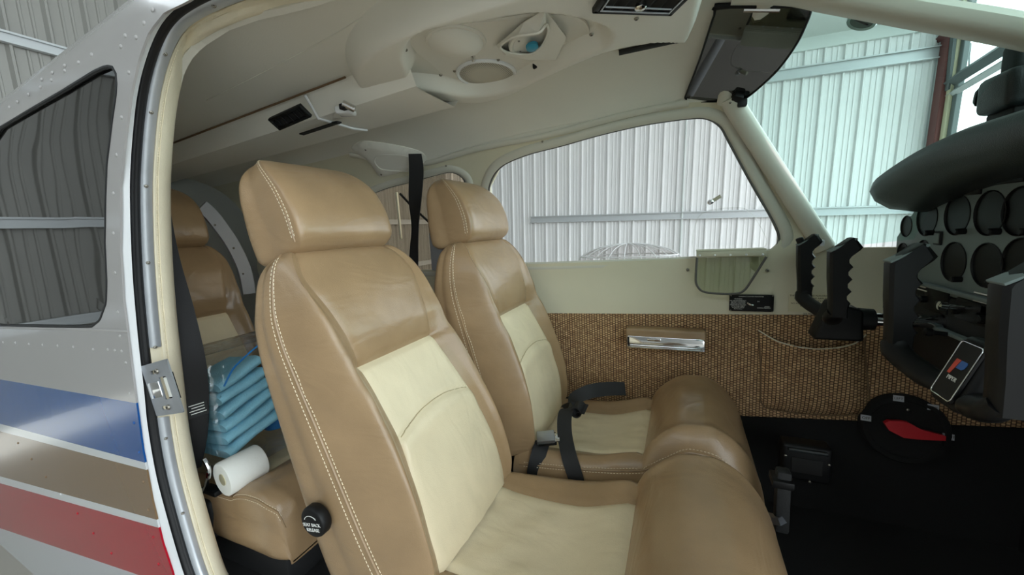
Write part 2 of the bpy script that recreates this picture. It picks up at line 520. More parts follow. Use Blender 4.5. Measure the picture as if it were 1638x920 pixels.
# ================================================================ hangar (its floor is level; the aircraft sits slightly nose-up in it)
HS = 0.0375; HC = math.cos(HS)
HM = Matrix(((HC, 0, math.sin(HS), 0), (0, 1, 0, 0), (-math.sin(HS), 0, HC, 0), (0, 0, 0, 1)))
HAX = (HM.to_3x3() @ Vector((1, 0, 0)), Vector((0, 1, 0)), HM.to_3x3() @ Vector((0, 0, 1)))
def HP(x, y, z): return HM @ Vector((x, y, z))
HZ0, HZ1, HY, HXF, HXR = -1.0, 4.12, 9.5, 3.86, -6.2
def panel_mesh(H, name='wall_panel', m='hangar_panel'):
    prof = []
    for k in range(3):
        b = k * 0.305
        prof += [(b, 0), (b + 0.020, 0.0), (b + 0.040, 0.045), (b + 0.060, 0.045), (b + 0.080, 0.0),
                 (b + 0.140, 0.0), (b + 0.147, 0.012), (b + 0.163, 0.012), (b + 0.170, 0.0),
                 (b + 0.220, 0.0), (b + 0.227, 0.012), (b + 0.243, 0.012), (b + 0.250, 0.0)]
    prof.append((0.915, 0.0))
    V = []; F = []; n = len(prof)
    for z in (0, H):
        for (u, w) in prof: V.append((u, w, z))
    for i in range(n - 1): F.append((i, i + 1, n + i + 1, n + i))
    N = [(0, 1, 0)] * len(V)
    V, F = slab(V, F, N, 0.002)
    o = mk(name, V, F, m, smooth=False); me = o.data; bpy.data.objects.remove(o); return me
def beam(P0, P1, w, h, m, name, parent, lip=0.012):
    """C-section girt between two points; w out from wall, h tall"""
    P0, P1 = Vector(P0), Vector(P1); x = (P1 - P0).normalized()
    return x
mb = MB(); V, F = rbox(HP(0, 0, HZ0 - 0.1), (40, 40, 0.2), 0); mb.add([HM @ Vector((v.x - 0.0, v.y, v.z)) if False else v for v in V], F)
ground = struct(mb.obj('floor_hangar', 'concrete', smooth=False), 'grey concrete hangar floor under the aircraft', 'floor')

far_root = thing('wall_far', 'white ribbed metal hangar wall seen through the far windows', 'wall', HP(0, HY, HZ0)); struct(far_root)
PM = panel_mesh(HZ1 - HZ0)
nP = int((HXF - HXR) / 0.915) + 1
for k in range(nP):
    o = bpy.data.objects.new('wall_panel', PM); COL.objects.link(o); o.parent = far_root
    o.matrix_parent_inverse = wmat(far_root).inverted()
    o.matrix_basis = HM @ Matrix.Translation((HXF - k * 0.915, HY, HZ0)) @ Matrix.Rotation(math.pi, 4, 'Z')
def girt(P0, P1, out, name, parent, w=0.09, h=0.16, m='hangar_girt'):
    prof = [(-h / 2, 0), (-h / 2, w), (-h / 2 + 0.02, w), (-h / 2 + 0.02, w - 0.012), (-h / 2 + 0.012, w - 0.012), (-h / 2 + 0.012, 0.03),
            (h / 2 - 0.012, 0.03), (h / 2 - 0.012, w - 0.012), (h / 2 - 0.02, w - 0.012), (h / 2 - 0.02, w), (h / 2, w), (h / 2, 0)]
    V, F = sweep([P0, P1], prof, Vector(out))
    return mk(name, V, F, m, parent, smooth=False)
girt(HP(-3.6, HY - 0.03, 1.045), HP(HXF, HY - 0.03, 1.045), (0, -1, 0), 'girt', far_root)
girt(HP(-6, HY - 0.03, 3.66), HP(HXF, HY - 0.03, 3.66), (0, -1, 0), 'girt', far_root, h=0.2)
V, F = rbox(HP(-1.2, HY - 0.04, 4.24), (10.4, 0.06, 0.40), 0.005, axes=HAX); mk('eave_strip', V, F, 'hangar_roof', far_root, smooth=False)
# thin conduit running down the wall
cpx = onY(1088, 300, HY - 0.1)
V, F = tube([HP(cpx[0], HY - 0.06, HZ0), HP(cpx[0], HY - 0.06, HZ1)], 0.022, 8, N=(0, -1, 0)); mk('conduit', V, F, 'hangar_roof', far_root)

rear_root = thing('wall_rear', 'ribbed metal hangar wall behind the tail, shade painted into its grey', 'wall', HP(HXR, 2, HZ0)); struct(rear_root)
PM2 = panel_mesh(5.6, m='hangar_panel_shaded')
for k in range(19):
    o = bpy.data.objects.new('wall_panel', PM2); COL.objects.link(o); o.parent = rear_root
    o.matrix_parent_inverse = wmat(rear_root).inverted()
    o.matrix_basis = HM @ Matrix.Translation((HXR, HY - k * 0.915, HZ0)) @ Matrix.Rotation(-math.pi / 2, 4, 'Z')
gp = onX(0, 66, HXR); gz = gp[2] + HXR * HS
for z in (0.0, 1.05, gz):
    girt(HP(HXR + 0.03, HY, z), HP(HXR + 0.03, -7.8, z), (1, 0, 0), 'girt', rear_root, h=0.11, w=0.06)
# roof with purlins
V = [HP(HXR, HY, 4.25), HP(HXF, HY, 4.25), HP(HXF, -8, 6.1), HP(HXR, -8, 6.1)]
near_root = thing('wall_near', 'unseen ribbed hangar wall added behind the camera to cut sky light', 'wall', HP(0, -7.2, HZ0)); struct(near_root)  # unseen wall, added to keep open sky light off the near side
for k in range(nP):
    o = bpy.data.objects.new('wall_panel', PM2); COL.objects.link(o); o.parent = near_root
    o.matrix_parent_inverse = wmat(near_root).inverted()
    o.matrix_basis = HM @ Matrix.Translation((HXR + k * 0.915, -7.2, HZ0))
V2, F2 = slab(V, [(0, 1, 2, 3)], [Vector((0, 0, -1))] * 4, 0.05)
roof = struct(mk('ceiling_hangar', V2, F2, 'hangar_roof', smooth=False), 'pale hangar roof lining above the aircraft', 'ceiling')
for k in range(1, 8):
    y = HY - k * 2.0; z = 4.25 + 1.85 * (HY - y) / (HY + 8)
    girt(HP(HXR, y, z - 0.02), HP(HXF, y, z - 0.02), (0, 0, -1), 'purlin', roof, w=0.16, h=0.08)
# door end of the hangar: corner post, red column, folding door leaf
def HX(px, py, X=HXF + 0.17): return onX(px, py, X)
dr = thing('wall_front', 'open end of the hangar with corner post and red column', 'wall', HX(1500, 300)); struct(dr)
yA = HX(1474, 200)[1]; yB = HX(1495, 200)[1]; yC_ = HX(1508, 200)[1]; yD = HX(1514, 200)[1]; yE = HX(1520, 200)[1]
def post(y0, y1, x0, dx, m, name):
    V, F = rbox(HP(x0 + dx / 2, (y0 + y1) / 2, (HZ0 + 4.6) / 2), (dx, abs(y1 - y0), 4.6 - HZ0), 0.01, 1, axes=HAX)
    return mk(name, V, F, m, dr, smooth=False)
post(yA, yB, HXF, 0.18, 'hangar_girt', 'corner_post')
post(yB, yC_, HXF, 0.14, 'hangar_red', 'red_column')
post(yC_, yD, HXF + 0.06, 0.10, 'sign_cream', 'door_jamb')
post(yD, yE, HXF + 0.10, 0.08, 'hangar_dark', 'door_track')
a = HX(1507, 138); b = HX(1690, 20)
for (dz, w, m) in ((0.0, 0.16, 'hangar_dark'), (-0.2, 0.10, 'hangar_girt')):
    V, F = tube([Vector(a) + Vector((0.05, 0, dz)), Vector(b) + Vector((0.05, 0, dz))], w * 0.6, 4, N=(1, 0, 0)); mk('door_truss', V, F, m, dr, smooth=False)
a2 = HX(1480, 78); b2 = HX(1548, 35)
V, F = tube([a2, b2], 0.09, 4, N=(1, 0, 0)); mk('rafter_brace', V, F, 'hangar_red', dr, smooth=False)
p0 = HX(1502, 130); p1 = HX(1530, 40)
V, F = rbox(((p0[0]), (p0[1] + p1[1]) / 2, (p0[2] + p1[2]) / 2 + 0.2), (0.04, abs(p0[1] - p1[1]), 1.6), 0); mk('door_panel', V, F, 'hangar_dark', dr, smooth=False)
V, F = tube([HX(1551, 40, 4.5), HX(1550, 108, 4.5)], 0.012, 6, N=(1, 0, 0)); mk('cable', V, F, 'hangar_dark', dr)
V, F = lathe(HX(1549, 80, 4.5), (0, 0, 1), [(0.0, -0.12), (0.03, -0.1), (0.035, 0), (0.03, 0.1), (0, 0.12)], 8); mk('hook', V, F, 'hangar_dark', dr)

# low ribbed clear plastic dome standing outside the pilot window
def dome():
    y0 = 2.35
    c0 = onY(925, 420, y0); c1 = onY(1092, 420, y0); top = onY(1010, 389, y0)
    cx = (c0[0] + c1[0]) / 2; R = (c1[0] - c0[0]) / 2; H = top[2] - (c0[2] + c1[2]) / 2; zb = (c0[2] + c1[2]) / 2
    t = thing('clear_dome', 'low clear plastic dome with pale ribs outside the pilot window', 'plastic dome', (cx, y0, zb - 0.25))
    V, F = lathe((cx, y0, zb), (0, 0, 1), [(R, -0.25), (R * 1.0, 0), (R * 0.93, H * 0.37), (R * 0.78, H * 0.63), (R * 0.55, H * 0.84), (R * 0.28, H * 0.96), (0, H)], 40, sx=0.5)
    mk('shell', V, F, 'clear_film', t)
    for k in range(10):
        a = math.pi * k / 10
        P = [(cx + R * math.cos(a) * math.cos(b) * 1.004, y0 + R * 0.5 * math.sin(a) * math.cos(b) * 1.004, zb + H * math.sin(b)) for b in [math.pi * j / 16 for j in range(17)]]
        V, F = tube(P, 0.0025, 5, N=(0.3, -1, 0.2)); mk('rib', V, F, 'white_paint', t)
    P = [(cx + R * 0.93 * math.cos(b), y0 + R * 0.465 * math.sin(b), zb + H * 0.37) for b in [2 * math.pi * j / 40 for j in range(40)]]
    V, F = tube(P, 0.004, 6, N=(0, 0, 1), closed=True); mk('hoop', V, F, 'white_paint', t)
    V, F = lathe((cx, y0, zb - 0.25), (0, 0, -1), [(0.03, -0.26), (0.03, zb - 0.25 - HZ0 - 0.03), (0.22, zb - 0.25 - HZ0 - 0.02), (0.22, zb - 0.25 - HZ0)], 16); mk('stand', V, F, 'hangar_girt', t)
    return t, zb
dome_t, dome_z = dome()

# ================================================================ fuselage skin (near side, outside)
SKO = 0.045
def sk(px, py, off=SKO): return onShell(px, py, off, near=True)
LIP = [(300, 2), (262, 20), (238, 50), (222, 92), (209, 150), (200, 220), (192, 300), (192, 400), (197, 480), (207, 560), (217, 640), (228, 720), (243, 800), (260, 870), (276, 918)]
lipP = [sk(*p) for p in LIP]
lipUV = [sinv(p, SKO) for p in lipP]
WIN3 = [(0, 203), (50, 173), (100, 144), (150, 113), (170, 104), (182, 107), (187, 121), (186, 147), (179, 196), (171, 261), (169, 317), (168, 387), (171, 450), (170, 484), (160, 512), (146, 523), (100, 523), (50, 522), (0, 521)]
w3 = [sinv(sk(*p), SKO) for p in WIN3]
xr = w3[0][0]
# the rest of this window lies outside the frame: close it with a rounded rear edge
w3 = w3 + [(w3[-1][0] - 0.25, w3[-1][1] + 0.0), (w3[-1][0] - 0.42, w3[-1][1] - 0.12), (w3[-1][0] - 0.42, (w3[-1][1] + w3[0][1]) / 2), (w3[0][0] - 0.36, w3[0][1] + 0.10), (w3[0][0] - 0.18, w3[0][1] + 0.04)]
u0 = lipUV[0]
outl = lipUV[::1]
skin_poly = [(0.25, u0[1] - 0.02), (-0.6, u0[1] - 0.01)] + [tuple(q) for q in lipUV] + [(lipUV[-1][0] + 0.02, math.pi + 2.1), (-3.4, math.pi + 2.1), (-3.4, 1.2), (0.25, 1.2)]
V2d, F2d = cdt(skin_poly, [w3], 0.05, 0.02)
SV = [S(x, v, SKO) for x, v in V2d]; SNs = [SN(x, v, SKO) for x, v in V2d]
F2d = orient(SV, F2d, (-1.5, -3, 2.5))
V, F = slab(SV, F2d, SNs, 0.004)
# painted colour bands: sloping stripes, expressed in fuselage coordinates
def paint():
    m = bpy.data.materials.new('fuselage_paint'); m.use_nodes = True; nt = m.node_tree; b = nt.nodes['Principled BSDF']
    b.inputs['Roughness'].default_value = 0.18; b.inputs['Coat Weight'].default_value = 0.25
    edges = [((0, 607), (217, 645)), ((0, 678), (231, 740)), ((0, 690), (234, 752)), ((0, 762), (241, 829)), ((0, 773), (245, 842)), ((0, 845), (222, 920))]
    cols = [lin(168, 165, 164), lin(28, 84, 150), lin(214, 216, 218), lin(128, 104, 78), lin(214, 216, 218), lin(168, 16, 38), lin(192, 194, 198)]  # white skin toned greyer above and below the stripes, shade painted in
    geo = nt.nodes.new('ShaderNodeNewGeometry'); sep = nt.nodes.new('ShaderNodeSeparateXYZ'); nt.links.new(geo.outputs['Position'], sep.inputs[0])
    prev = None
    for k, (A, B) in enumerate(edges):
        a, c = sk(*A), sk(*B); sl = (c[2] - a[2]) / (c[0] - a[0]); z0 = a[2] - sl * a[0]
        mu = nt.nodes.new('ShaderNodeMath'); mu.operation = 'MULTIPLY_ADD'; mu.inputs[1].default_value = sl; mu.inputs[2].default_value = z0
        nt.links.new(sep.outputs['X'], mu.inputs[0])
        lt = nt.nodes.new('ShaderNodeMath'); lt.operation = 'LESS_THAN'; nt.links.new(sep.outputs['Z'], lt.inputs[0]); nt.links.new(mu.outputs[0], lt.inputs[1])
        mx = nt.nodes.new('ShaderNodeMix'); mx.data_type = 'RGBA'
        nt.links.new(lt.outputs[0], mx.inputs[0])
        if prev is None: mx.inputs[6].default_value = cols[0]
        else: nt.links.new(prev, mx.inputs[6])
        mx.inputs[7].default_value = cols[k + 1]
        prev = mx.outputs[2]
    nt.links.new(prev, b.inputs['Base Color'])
    MATS['fuselage_paint'] = m
paint()
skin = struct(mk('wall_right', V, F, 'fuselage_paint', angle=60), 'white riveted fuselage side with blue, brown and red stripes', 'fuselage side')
RV = [(633, 355), (597, 575), (572, 760), (668, 183), (593, 228), (615, 175), (450, 268), (386, 306), (318, 322), (318, 348), (257, 357), (253, 393), (205, 390), (200, 427), (140, 463), (86, 499), (47, 526), (707, 113), (748, 48)]
RV = [(x / 3.066, y / 3.066) for x, y in RV]
RV += [(x / 2.876, 300 + y / 2.876) for x, y in [(523, 27), (523, 210), (531, 392), (543, 573), (553, 683), (580, 806), (15, 712), (72, 714), (134, 720), (197, 724), (266, 728), (338, 734), (430, 745), (497, 745), (529, 749), (560, 753)]]
RV += [(x / 2.876, 600 + y / 2.876) for x, y in [(598, 85), (617, 220), (640, 355), (660, 490), (683, 620), (705, 745), (730, 870), (83, 313), (145, 387), (211, 469), (280, 548), (357, 637), (430, 728), (513, 820)]]
def painted_rivet(p):
    return RIVET
rp = MATS['fuselage_paint'].copy(); rp.name = 'rivet_paint'; MATS['rivet_paint'] = rp
rp.node_tree.nodes['Principled BSDF'].inputs['Roughness'].default_value = 0.45
rp.node_tree.nodes['Principled BSDF'].inputs['Coat Weight'].default_value = 0.0
RIVET_W = RIVET
RIVET = RIVET.copy(); RIVET.materials[0] = rp
for p in RV:
    try: q = sk(*p)
    except Exception: continue
    x, v = sinv(q, SKO); n = SN(x, v, SKO)
    o = put(RIVET, 'rivet', q, n, skin, 0.9)
RIVET = RIVET_W
# seam where the upper skin laps the lower one, and lap over the window
P = [Vector(S(*sinv(sk(px, py), SKO), SKO + 0.0015)) for px, py in [(0, 524.5), (60, 525.5), (120, 526.5), (170, 528), (205, 530)]]
V, F = sweep(catmull(P, 4), ell(0.0030, 0.0012, 6), (0, -1, 0)); mk('skin_lap', V, F, 'fuselage_paint', skin)
# tinted rear side window
V2d, F2d = cdt(w3, [], 0.05, 0.02)
GV = [S(x, v, SKO - 0.006) for x, v in V2d]; F2d = orient(GV, F2d, (-1.5, -3, 1))
win3 = struct(mk('window_3', GV, F2d, 'dark_pane'), 'dark tinted rear cabin window in the striped fuselage side', 'window')
P = [S(x, v, SKO - 0.002) for x, v in resample(w3, 0.02, True)]
V, F = tube(P, 0.004, 6, N=(0, -1, 0), closed=True); mk('window_gasket', V, F, 'rubber', win3)

# ================================================================ door frame, rear edge of the open door
def band(px_pts, off): return catmull([sk(px, py, off) for px, py in px_pts], 5)
SEAL = [(330, -14), (313, 0), (285, 19), (261, 49), (241, 98), (225, 163), (217, 261), (216, 335), (221, 439), (229, 543), (240, 610), (240, 670), (257, 756), (275, 826), (299, 913), (306, 930)]
SEAL = [(430, -48), (380, -34), (336, -14), (313, 1), (284, 20), (261, 49), (241, 98), (226, 163), (217, 261), (216, 335), (220, 439), (229, 543), (238, 620), (244, 680), (257, 756), (275, 826), (299, 913), (306, 930)]
ALU1 = [(560, -40), (480, -20), (420, -6), (380, -2), (346, 4), (318, 18), (294, 39), (267, 88), (251, 147), (241, 228), (234, 317), (236, 387), (243, 474), (252, 560)]
ALU2 = [(266, 676), (274, 725), (282, 774), (296, 843), (318, 894), (345, 930)]
LEA = [(680, -44), (620, -24), (585, -12), (540, -4), (500, 6), (450, 14), (400, 16), (350, 24), (318, 52), (293, 110), (277, 178), (266, 261), (261, 317), (263, 387), (270, 446), (280, 522), (288, 613), (291, 670), (302, 739), (319, 826), (340, 878), (366, 920)]
LEAin = [(690, -36), (640, -20), (600, -8), (545, 1), (505, 12), (450, 21), (410, 22), (359, 34), (326, 66), (303, 114), (287, 179), (277, 261), (273, 317), (275, 387), (282, 446), (292, 522), (299, 613), (302, 670), (313, 739), (330, 826), (351, 878), (376, 918)]
frame_t = thing('trim_1', 'rear edge of the open cabin door frame', 'door frame', sk(260, 800, 0.0)); struct(frame_t)
def loftrows(rows, n, m, name, parent, toward=(0, 0, 0.9)):
    R = []
    for r in rows:
        L = [0]
        for a, b in zip(r, r[1:]): L.append(L[-1] + np.linalg.norm(np.array(b) - np.array(a)))
        q = []
        for i in range(n):
            s = L[-1] * i / (n - 1); j = max(k for k in range(len(r) - 1) if L[k] <= s + 1e-9); w = (s - L[j]) / max(1e-9, L[j + 1] - L[j])
            q.append(np.array(r[j]) * (1 - w) + np.array(r[j + 1]) * w)
        R.append(q)
    V = [p for q in R for p in q]; F = []
    for i in range(len(R) - 1):
        for j in range(n - 1): F.append((i * n + j, i * n + j + 1, (i + 1) * n + j + 1, (i + 1) * n + j))
    return mk(name, V, orient(V, F, toward), m, parent)
SEAL = [(660, -92), (590, -74), (500, -50), (430, -38), (380, -26), (340, -10), (313, 3), (284, 22), (261, 50), (241, 98), (226, 163), (217, 261), (216, 335), (220, 439), (229, 543), (238, 620), (244, 680), (257, 756), (275, 826), (299, 908), (316, 950)]
SP = [np.array(q) for q in catmull([np.array(p) for p in SEAL], 6)]
def pxoff(d):
    out = []
    for i, p in enumerate(SP):
        t = SP[min(i + 1, len(SP) - 1)] - SP[max(i - 1, 0)]; t = t / np.linalg.norm(t)
        out.append(p + np.array([t[1], -t[0]]) * d)
    return out
def offof(d): return float(np.interp(d, [-30, -9, 9, 28, 57], [0.043, 0.028, 0.010, -0.012, -0.058]))
def frame_band(ds, bulge, m, name, sel=lambda p: True, th=0.004):
    ids = [i for i, p in enumerate(SP) if sel(p)]
    V = []; Nn = []
    for d, bg_ in zip(ds, bulge):
        q = pxoff(d)
        R = np.array([sk(q[i][0], q[i][1], offof(d)) for i in ids])
        for _ in range(5): R[1:-1] = 0.5 * R[1:-1] + 0.25 * (R[:-2] + R[2:])
        for p in R: n = _unit(CAM - p); V.append(Vector(p + n * bg_)); Nn.append(Vector(n))
    n = len(ids); F = []
    for r in range(len(ds) - 1):
        for j in range(n - 1): F.append((r * n + j, r * n + j + 1, (r + 1) * n + j + 1, (r + 1) * n + j))
    V2, F2 = slab(V, orient(V, F, CAM), Nn, th)
    return mk(name, V2, F2, m, frame_t, angle=50)
# painted return of the skin edge
rowA = catmull([sk(px, py, SKO - 0.002) for px, py in LIP], 5)
ids = [i for i, p in enumerate(SP) if p[1] > 2]
rowB = [sk(*pxoff(-8.0)[i], 0.030) for i in ids]
loftrows([rowA, rowB], 90, 'white_paint', 'skin_return', frame_t)
dsl = list(np.linspace(-9.5, 9.5, 9))
frame_band(dsl, [0.011 * math.sqrt(max(0, 1 - (d / 9.5) ** 2)) - 0.001 - 0.004 * math.exp(-((d - 1) / 1.2) ** 2) for d in dsl], 'rubber', 'door_seal')
frame_band([8, 20, 32, 45, 57], [0, 0, 0, 0, -0.002], 'cream_vinyl', 'frame_backing')
ab = [0.001, 0.006, 0.0095, 0.0105, 0.0095, 0.006, 0.002]; ad = list(np.linspace(8.5, 28, 7))
frame_band(ad, ab, 'aluminium', 'strip', lambda p: p[1] < 560)
frame_band(ad, ab, 'aluminium', 'strip', lambda p: p[1] > 668)
lw = [(29, 0.001), (31, 0.004), (35, 0.006), (36.5, 0.005), (38, 0.0085), (43, 0.012), (49, 0.0125), (54, 0.008), (57, 0.0), (57.5, -0.012)]
frame_band([q[0] for q in lw], [q[1] for q in lw], 'cream_vinyl', 'leather_band')
def fpt(d, i, b): q = pxoff(d)[i]; p = np.array(sk(q[0], q[1], offof(d))); return p + _unit(CAM - p) * b
P3 = [fpt(35, i, 0.0072) for i in range(len(SP))]
stitch(P3, [_unit(CAM - p) for p in P3], 'stitching', frame_t, 0.004, 0.0025, 0.0008)
po = pxoff(18)
for (px, py) in [(338, 4), (267, 86), (245, 183), (235, 293), (236, 414), (251, 552), (267, 697), (290, 824)]:
    i = min(range(len(SP)), key=lambda k: np.hypot(po[k][0] - px, po[k][1] - py))
    q = Vector(fpt(18, i, 0.0112)); put(SCREW, 'screw', q, Vector(CAM) - q, frame_t, 0.9)
# latch striker plate
st = thing('latch_plate', 'slotted metal latch plate screwed to the door frame edge', 'latch plate', sk(262, 672, 0.005))
c = Vector(sk(258, 622, 0.030)); xd = (Vector(sk(278, 606, 0.030)) - Vector(sk(236, 616, 0.030))).normalized()
yd = Vector(sk(248, 586, 0.030)) - Vector(sk(262, 664, 0.030)); yd = (yd - xd * yd.dot(xd)).normalized(); zd = xd.cross(yd)
if zd.dot(Vector(CAM) - c) < 0: zd = -zd
wd = (Vector(sk(278, 606, 0.030)) - Vector(sk(236, 616, 0.030))).length; hd = (Vector(sk(248, 585, 0.030)) - Vector(sk(264, 667, 0.030))).length
def rect(cx, cy, w, h, r=0.003):
    out = []
    for sx, sy, a0 in ((1, 1, 0), (-1, 1, 90), (-1, -1, 180), (1, -1, 270)):
        for k in range(4):
            a = math.radians(a0 + 30 * k); out.append((cx + sx * (w / 2 - r) + r * math.cos(a), cy + sy * (h / 2 - r) + r * math.sin(a)))
    return out
V2d, F2d = cdt(rect(0, 0, wd, hd, 0.004), [rect(wd * 0.16, 0.0, wd * 0.28, hd * 0.42, 0.004), rect(-wd * 0.05, hd * 0.33, wd * 0.30, hd * 0.07, 0.0035), rect(-wd * 0.05, -hd * 0.36, wd * 0.30, hd * 0.07, 0.0035)], 0.01, 0.003)
V3 = [c + xd * x + yd * y for x, y in V2d]; F2d = orient(V3, F2d, CAM)
V, F = slab(V3, F2d, [zd] * len(V3), 0.003); mk('plate', V, F, 'steel_plate', st, smooth=False)
V, F = rbox(c + xd * wd * 0.16 - zd * 0.012, (wd * 0.36, hd * 0.5, 0.003), 0, axes=(xd, yd, zd)); mk('slot_pocket', V, F, 'dark_slot', st, smooth=False)
V, F = rbox(c + xd * wd * 0.20 - zd * 0.006, (wd * 0.17, hd * 0.38, 0.006), 0.002, axes=(xd, yd, zd)); mk('bolt_face', V, F, 'paper_white', st)
V, F = rbox(c - xd * wd * 0.20 + zd * 0.0015, (wd * 0.42, hd * 0.30, 0.003), 0.0012, axes=(xd, yd, zd)); mk('ramp', V, F, 'chrome', st)
for s in (0.33, -0.36):
    q = c + xd * (wd * 0.05) + yd * (hd * s) + zd * 0.001; put(SCREW, 'screw', q, zd, st, 1.5)
# ================================================================ cabin side wall, far (pilot) side
def shp(px, py, off=0.0): return onShell(px, py, off)
def shuv(px, py): return sinv(shp(px, py))
W1 = [(783, 300), (800, 268), (840, 248), (900, 232), (960, 215), (1030, 199), (1090, 190), (1125, 188), (1150, 200), (1165, 225), (1200, 290), (1232, 346), (1245, 375), (1243, 391), (1228, 402), (1110, 413), (980, 418), (852, 422), (826, 420), (806, 408), (794, 380), (786, 338)]
W2 = [(746, 302), (740, 284), (722, 275), (700, 279), (660, 290), (615, 302), (585, 318), (578, 345), (584, 400), (600, 425), (640, 432), (700, 432), (738, 425), (750, 400), (749, 340)]
w1 = [shuv(*p) for p in W1]; w2 = [shuv(*p) for p in W2]
TOP = [(560, 246), (620, 258), (682, 260), (760, 238), (877, 215), (1000, 183), (1102, 164)]
topuv = [shuv(*p) for p in TOP]
PIL = [(1178, 160), (1192, 180), (1240, 250), (1290, 328), (1336, 396)]
piluv = [shuv(*p) for p in PIL]
SILLF = (0.78, sinv((0.6, YC + 0.53, 0.80))[1])
fabz = lambda x: 0.560 + 0.028 * (x + 0.5)
wall_poly = [(-2.35, topuv[0][1])] + topuv + piluv + [(0.94, piluv[-1][1] - 0.02), (0.94, (fabz(0.94) - Z0) / 0.6)] + [(x, (fabz(x) - Z0) / 0.6) for x in (0.5, 0.2, -0.2, -0.6, -1.2, -1.8, -2.35)]
V2d, F2d = cdt(wall_poly, [w1, w2], 0.04, 0.02)
def bulge(x, v):
    """soft roll of the sill moulding below the windows"""
    if v > 0.35: return 0.0
    return -0.012 * math.exp(-((v + 0.02) / 0.10) ** 2)
WV = [S(x, v, bulge(x, v)) for x, v in V2d]; WN = [-SN(x, v) for x, v in V2d]
F2d = orient(WV, F2d, (-0.3, 1.0, 0.7))
V, F = slab(WV, F2d, WN, 0.02)
wall_left = struct(mk('wall_left', V, F, 'side_plastic', angle=60), 'cream moulded cabin side wall on the far side', 'wall')
# raised mouldings round the windows
def ring(uv, off, prof, m, name, parent, d=0.02):
    P2 = resample(catmull([np.array(q) for q in uv], 5, True), d, True)
    P3 = [S(x, v, off) for x, v in P2]; N = [-SN(x, v) for x, v in P2]
    V, F = sweep(P3, prof, N, closed=True); return mk(name, V, F, m, parent)
def grow(uv, g):
    c = np.mean(np.array(uv), 0); out = []
    n = len(uv)
    for i, q in enumerate(uv):
        a = np.array(uv[i - 1]); b = np.array(uv[(i + 1) % n]); t = b - a; t = t / np.linalg.norm(t); nn = np.array([t[1], -t[0]])
        if np.dot(nn, np.array(q) - c) < 0: nn = -nn
        out.append(tuple(np.array(q) + nn * g))
    return out
ring(grow(w1, 0.022), 0.0, ell(0.020, 0.010, 12), 'pillar_plastic', 'window_surround', wall_left)
ring(w1, -0.002, ell(0.004, 0.005, 8), 'window_gasket', 'window_gasket', wall_left)
ring(grow(w2, 0.020), 0.0, ell(0.018, 0.009, 12), 'pillar_plastic', 'window_surround', wall_left)
ring(w2, -0.002, ell(0.003, 0.004, 8), 'window_gasket', 'window_gasket', wall_left)
def pane(uv, off, m, name, label):
    V2d, F2d = cdt(resample(catmull([np.array(q) for q in uv], 5, True), 0.02, True), [], 0.06, 0.03)
    V3 = [S(x, v, off) for x, v in V2d]; F2d = orient(V3, F2d, (-0.3, 1.0, 0.7))
    return struct(mk(name, V3, F2d, m), label, 'window')
win1 = pane(grow(w1, 0.004), 0.012, 'clear_pane', 'window_1', 'large clear pilot side window with a storm flap')
win2 = pane(grow(w2, 0.004), 0.012, 'brown_pane', 'window_2', 'brown tinted rear window on the far side')
# storm-flap opening lines and pull knob on the large pane
SF = [(1110, 410), (1108, 385), (1112, 360), (1122, 342), (1150, 334), (1180, 332), (1195, 336), (1210, 352), (1226, 384), (1220, 398)]
P = [S(*sinv(shp(px, py, 0.010), 0.010), 0.006) for px, py in SF]
V, F = tube(catmull(P, 5), 0.0022, 6, N=(0, -1, 0)); mk('flap_seam', V, F, 'clear_pane', win1)
q = Vector(shp(1135, 324, 0.008)); n = Vector((0.25, -1, 0.05)).normalized()
V, F = lathe(q, n, [(0.008, 0), (0.009, 0.006), (0.006, 0.010), (0.006, 0.02), (0.007, 0.022), (0, 0.024)], 14); mk('pull_knob', V, F, 'chrome', win1)
V, F = tube([q + n * 0.014, q + n * 0.014 + Vector((0.030, -0.004, 0.018))], 0.006, 8, N=(0, -1, 0)); mk('pull_lever', V, F, 'clear_hinge', win1)
# moulding strip along the joint of wall and headliner
P = [S(x, v, -0.004) for x, v in resample(catmull([np.array(q) for q in topuv], 5), 0.03)]
N = [-SN(*sinv(p)) for p in P]
V, F = sweep(P, ell(0.012, 0.007, 10), N); mk('joint_moulding', V, F, 'pillar_plastic', wall_left)
P = [S(*shuv(px, py), -0.002) for px, py in [(700, 252), (790, 231), (877, 207), (960, 186), (1030, 176), (1090, 160)]]
# A-pillar, rounded rib along the windshield edge
P = catmull([S(*shuv(px, py), -0.012) for px, py in [(1166, 150), (1180, 176), (1222, 243), (1270, 320), (1318, 397)]], 5)
N = [-SN(*sinv(p)) for p in P]
V, F = sweep(P, ell(0.030, 0.020, 14), N); mk('front_pillar', V, F, 'pillar_plastic', wall_left)
for (px, py) in [(714, 265), (868, 226), (1033, 187), (1100, 431), (1226, 432)]:
    q = S(*shuv(px, py), -0.014 if py > 300 else -0.003); put(SCREW, 'screw', q, -SN(*shuv(px, py)), wall_left, 1.25 if py > 300 else 1.0)
# woven lower panel
FB = [(885, 500), (1000, 501), (1415, 505)]
zlow = lambda x: 0.19 + 0.10 * max(0, x - 0.15)
poly = [(-2.3, fabz(-2.3)), (0.95, fabz(0.95)), (0.95, zlow(0.95)), (0.5, zlow(.5)), (0.2, zlow(.2)), (-2.3, 0.16)]
V2d, F2d = cdt(poly, [], 0.05, 0.03)
def fy(x, z): return YC + sa(x) - 0.004 + 0.0 * z
WV = [(x, fy(x, z), z) for x, z in V2d]; F2d = orient(WV, F2d, (0, 0, 0.5))
V, F = slab(WV, F2d, [Vector((0, -1, 0))] * len(WV), 0.012)
fab = mk('woven_panel', V, F, 'woven_cloth', wall_left, smooth=False)
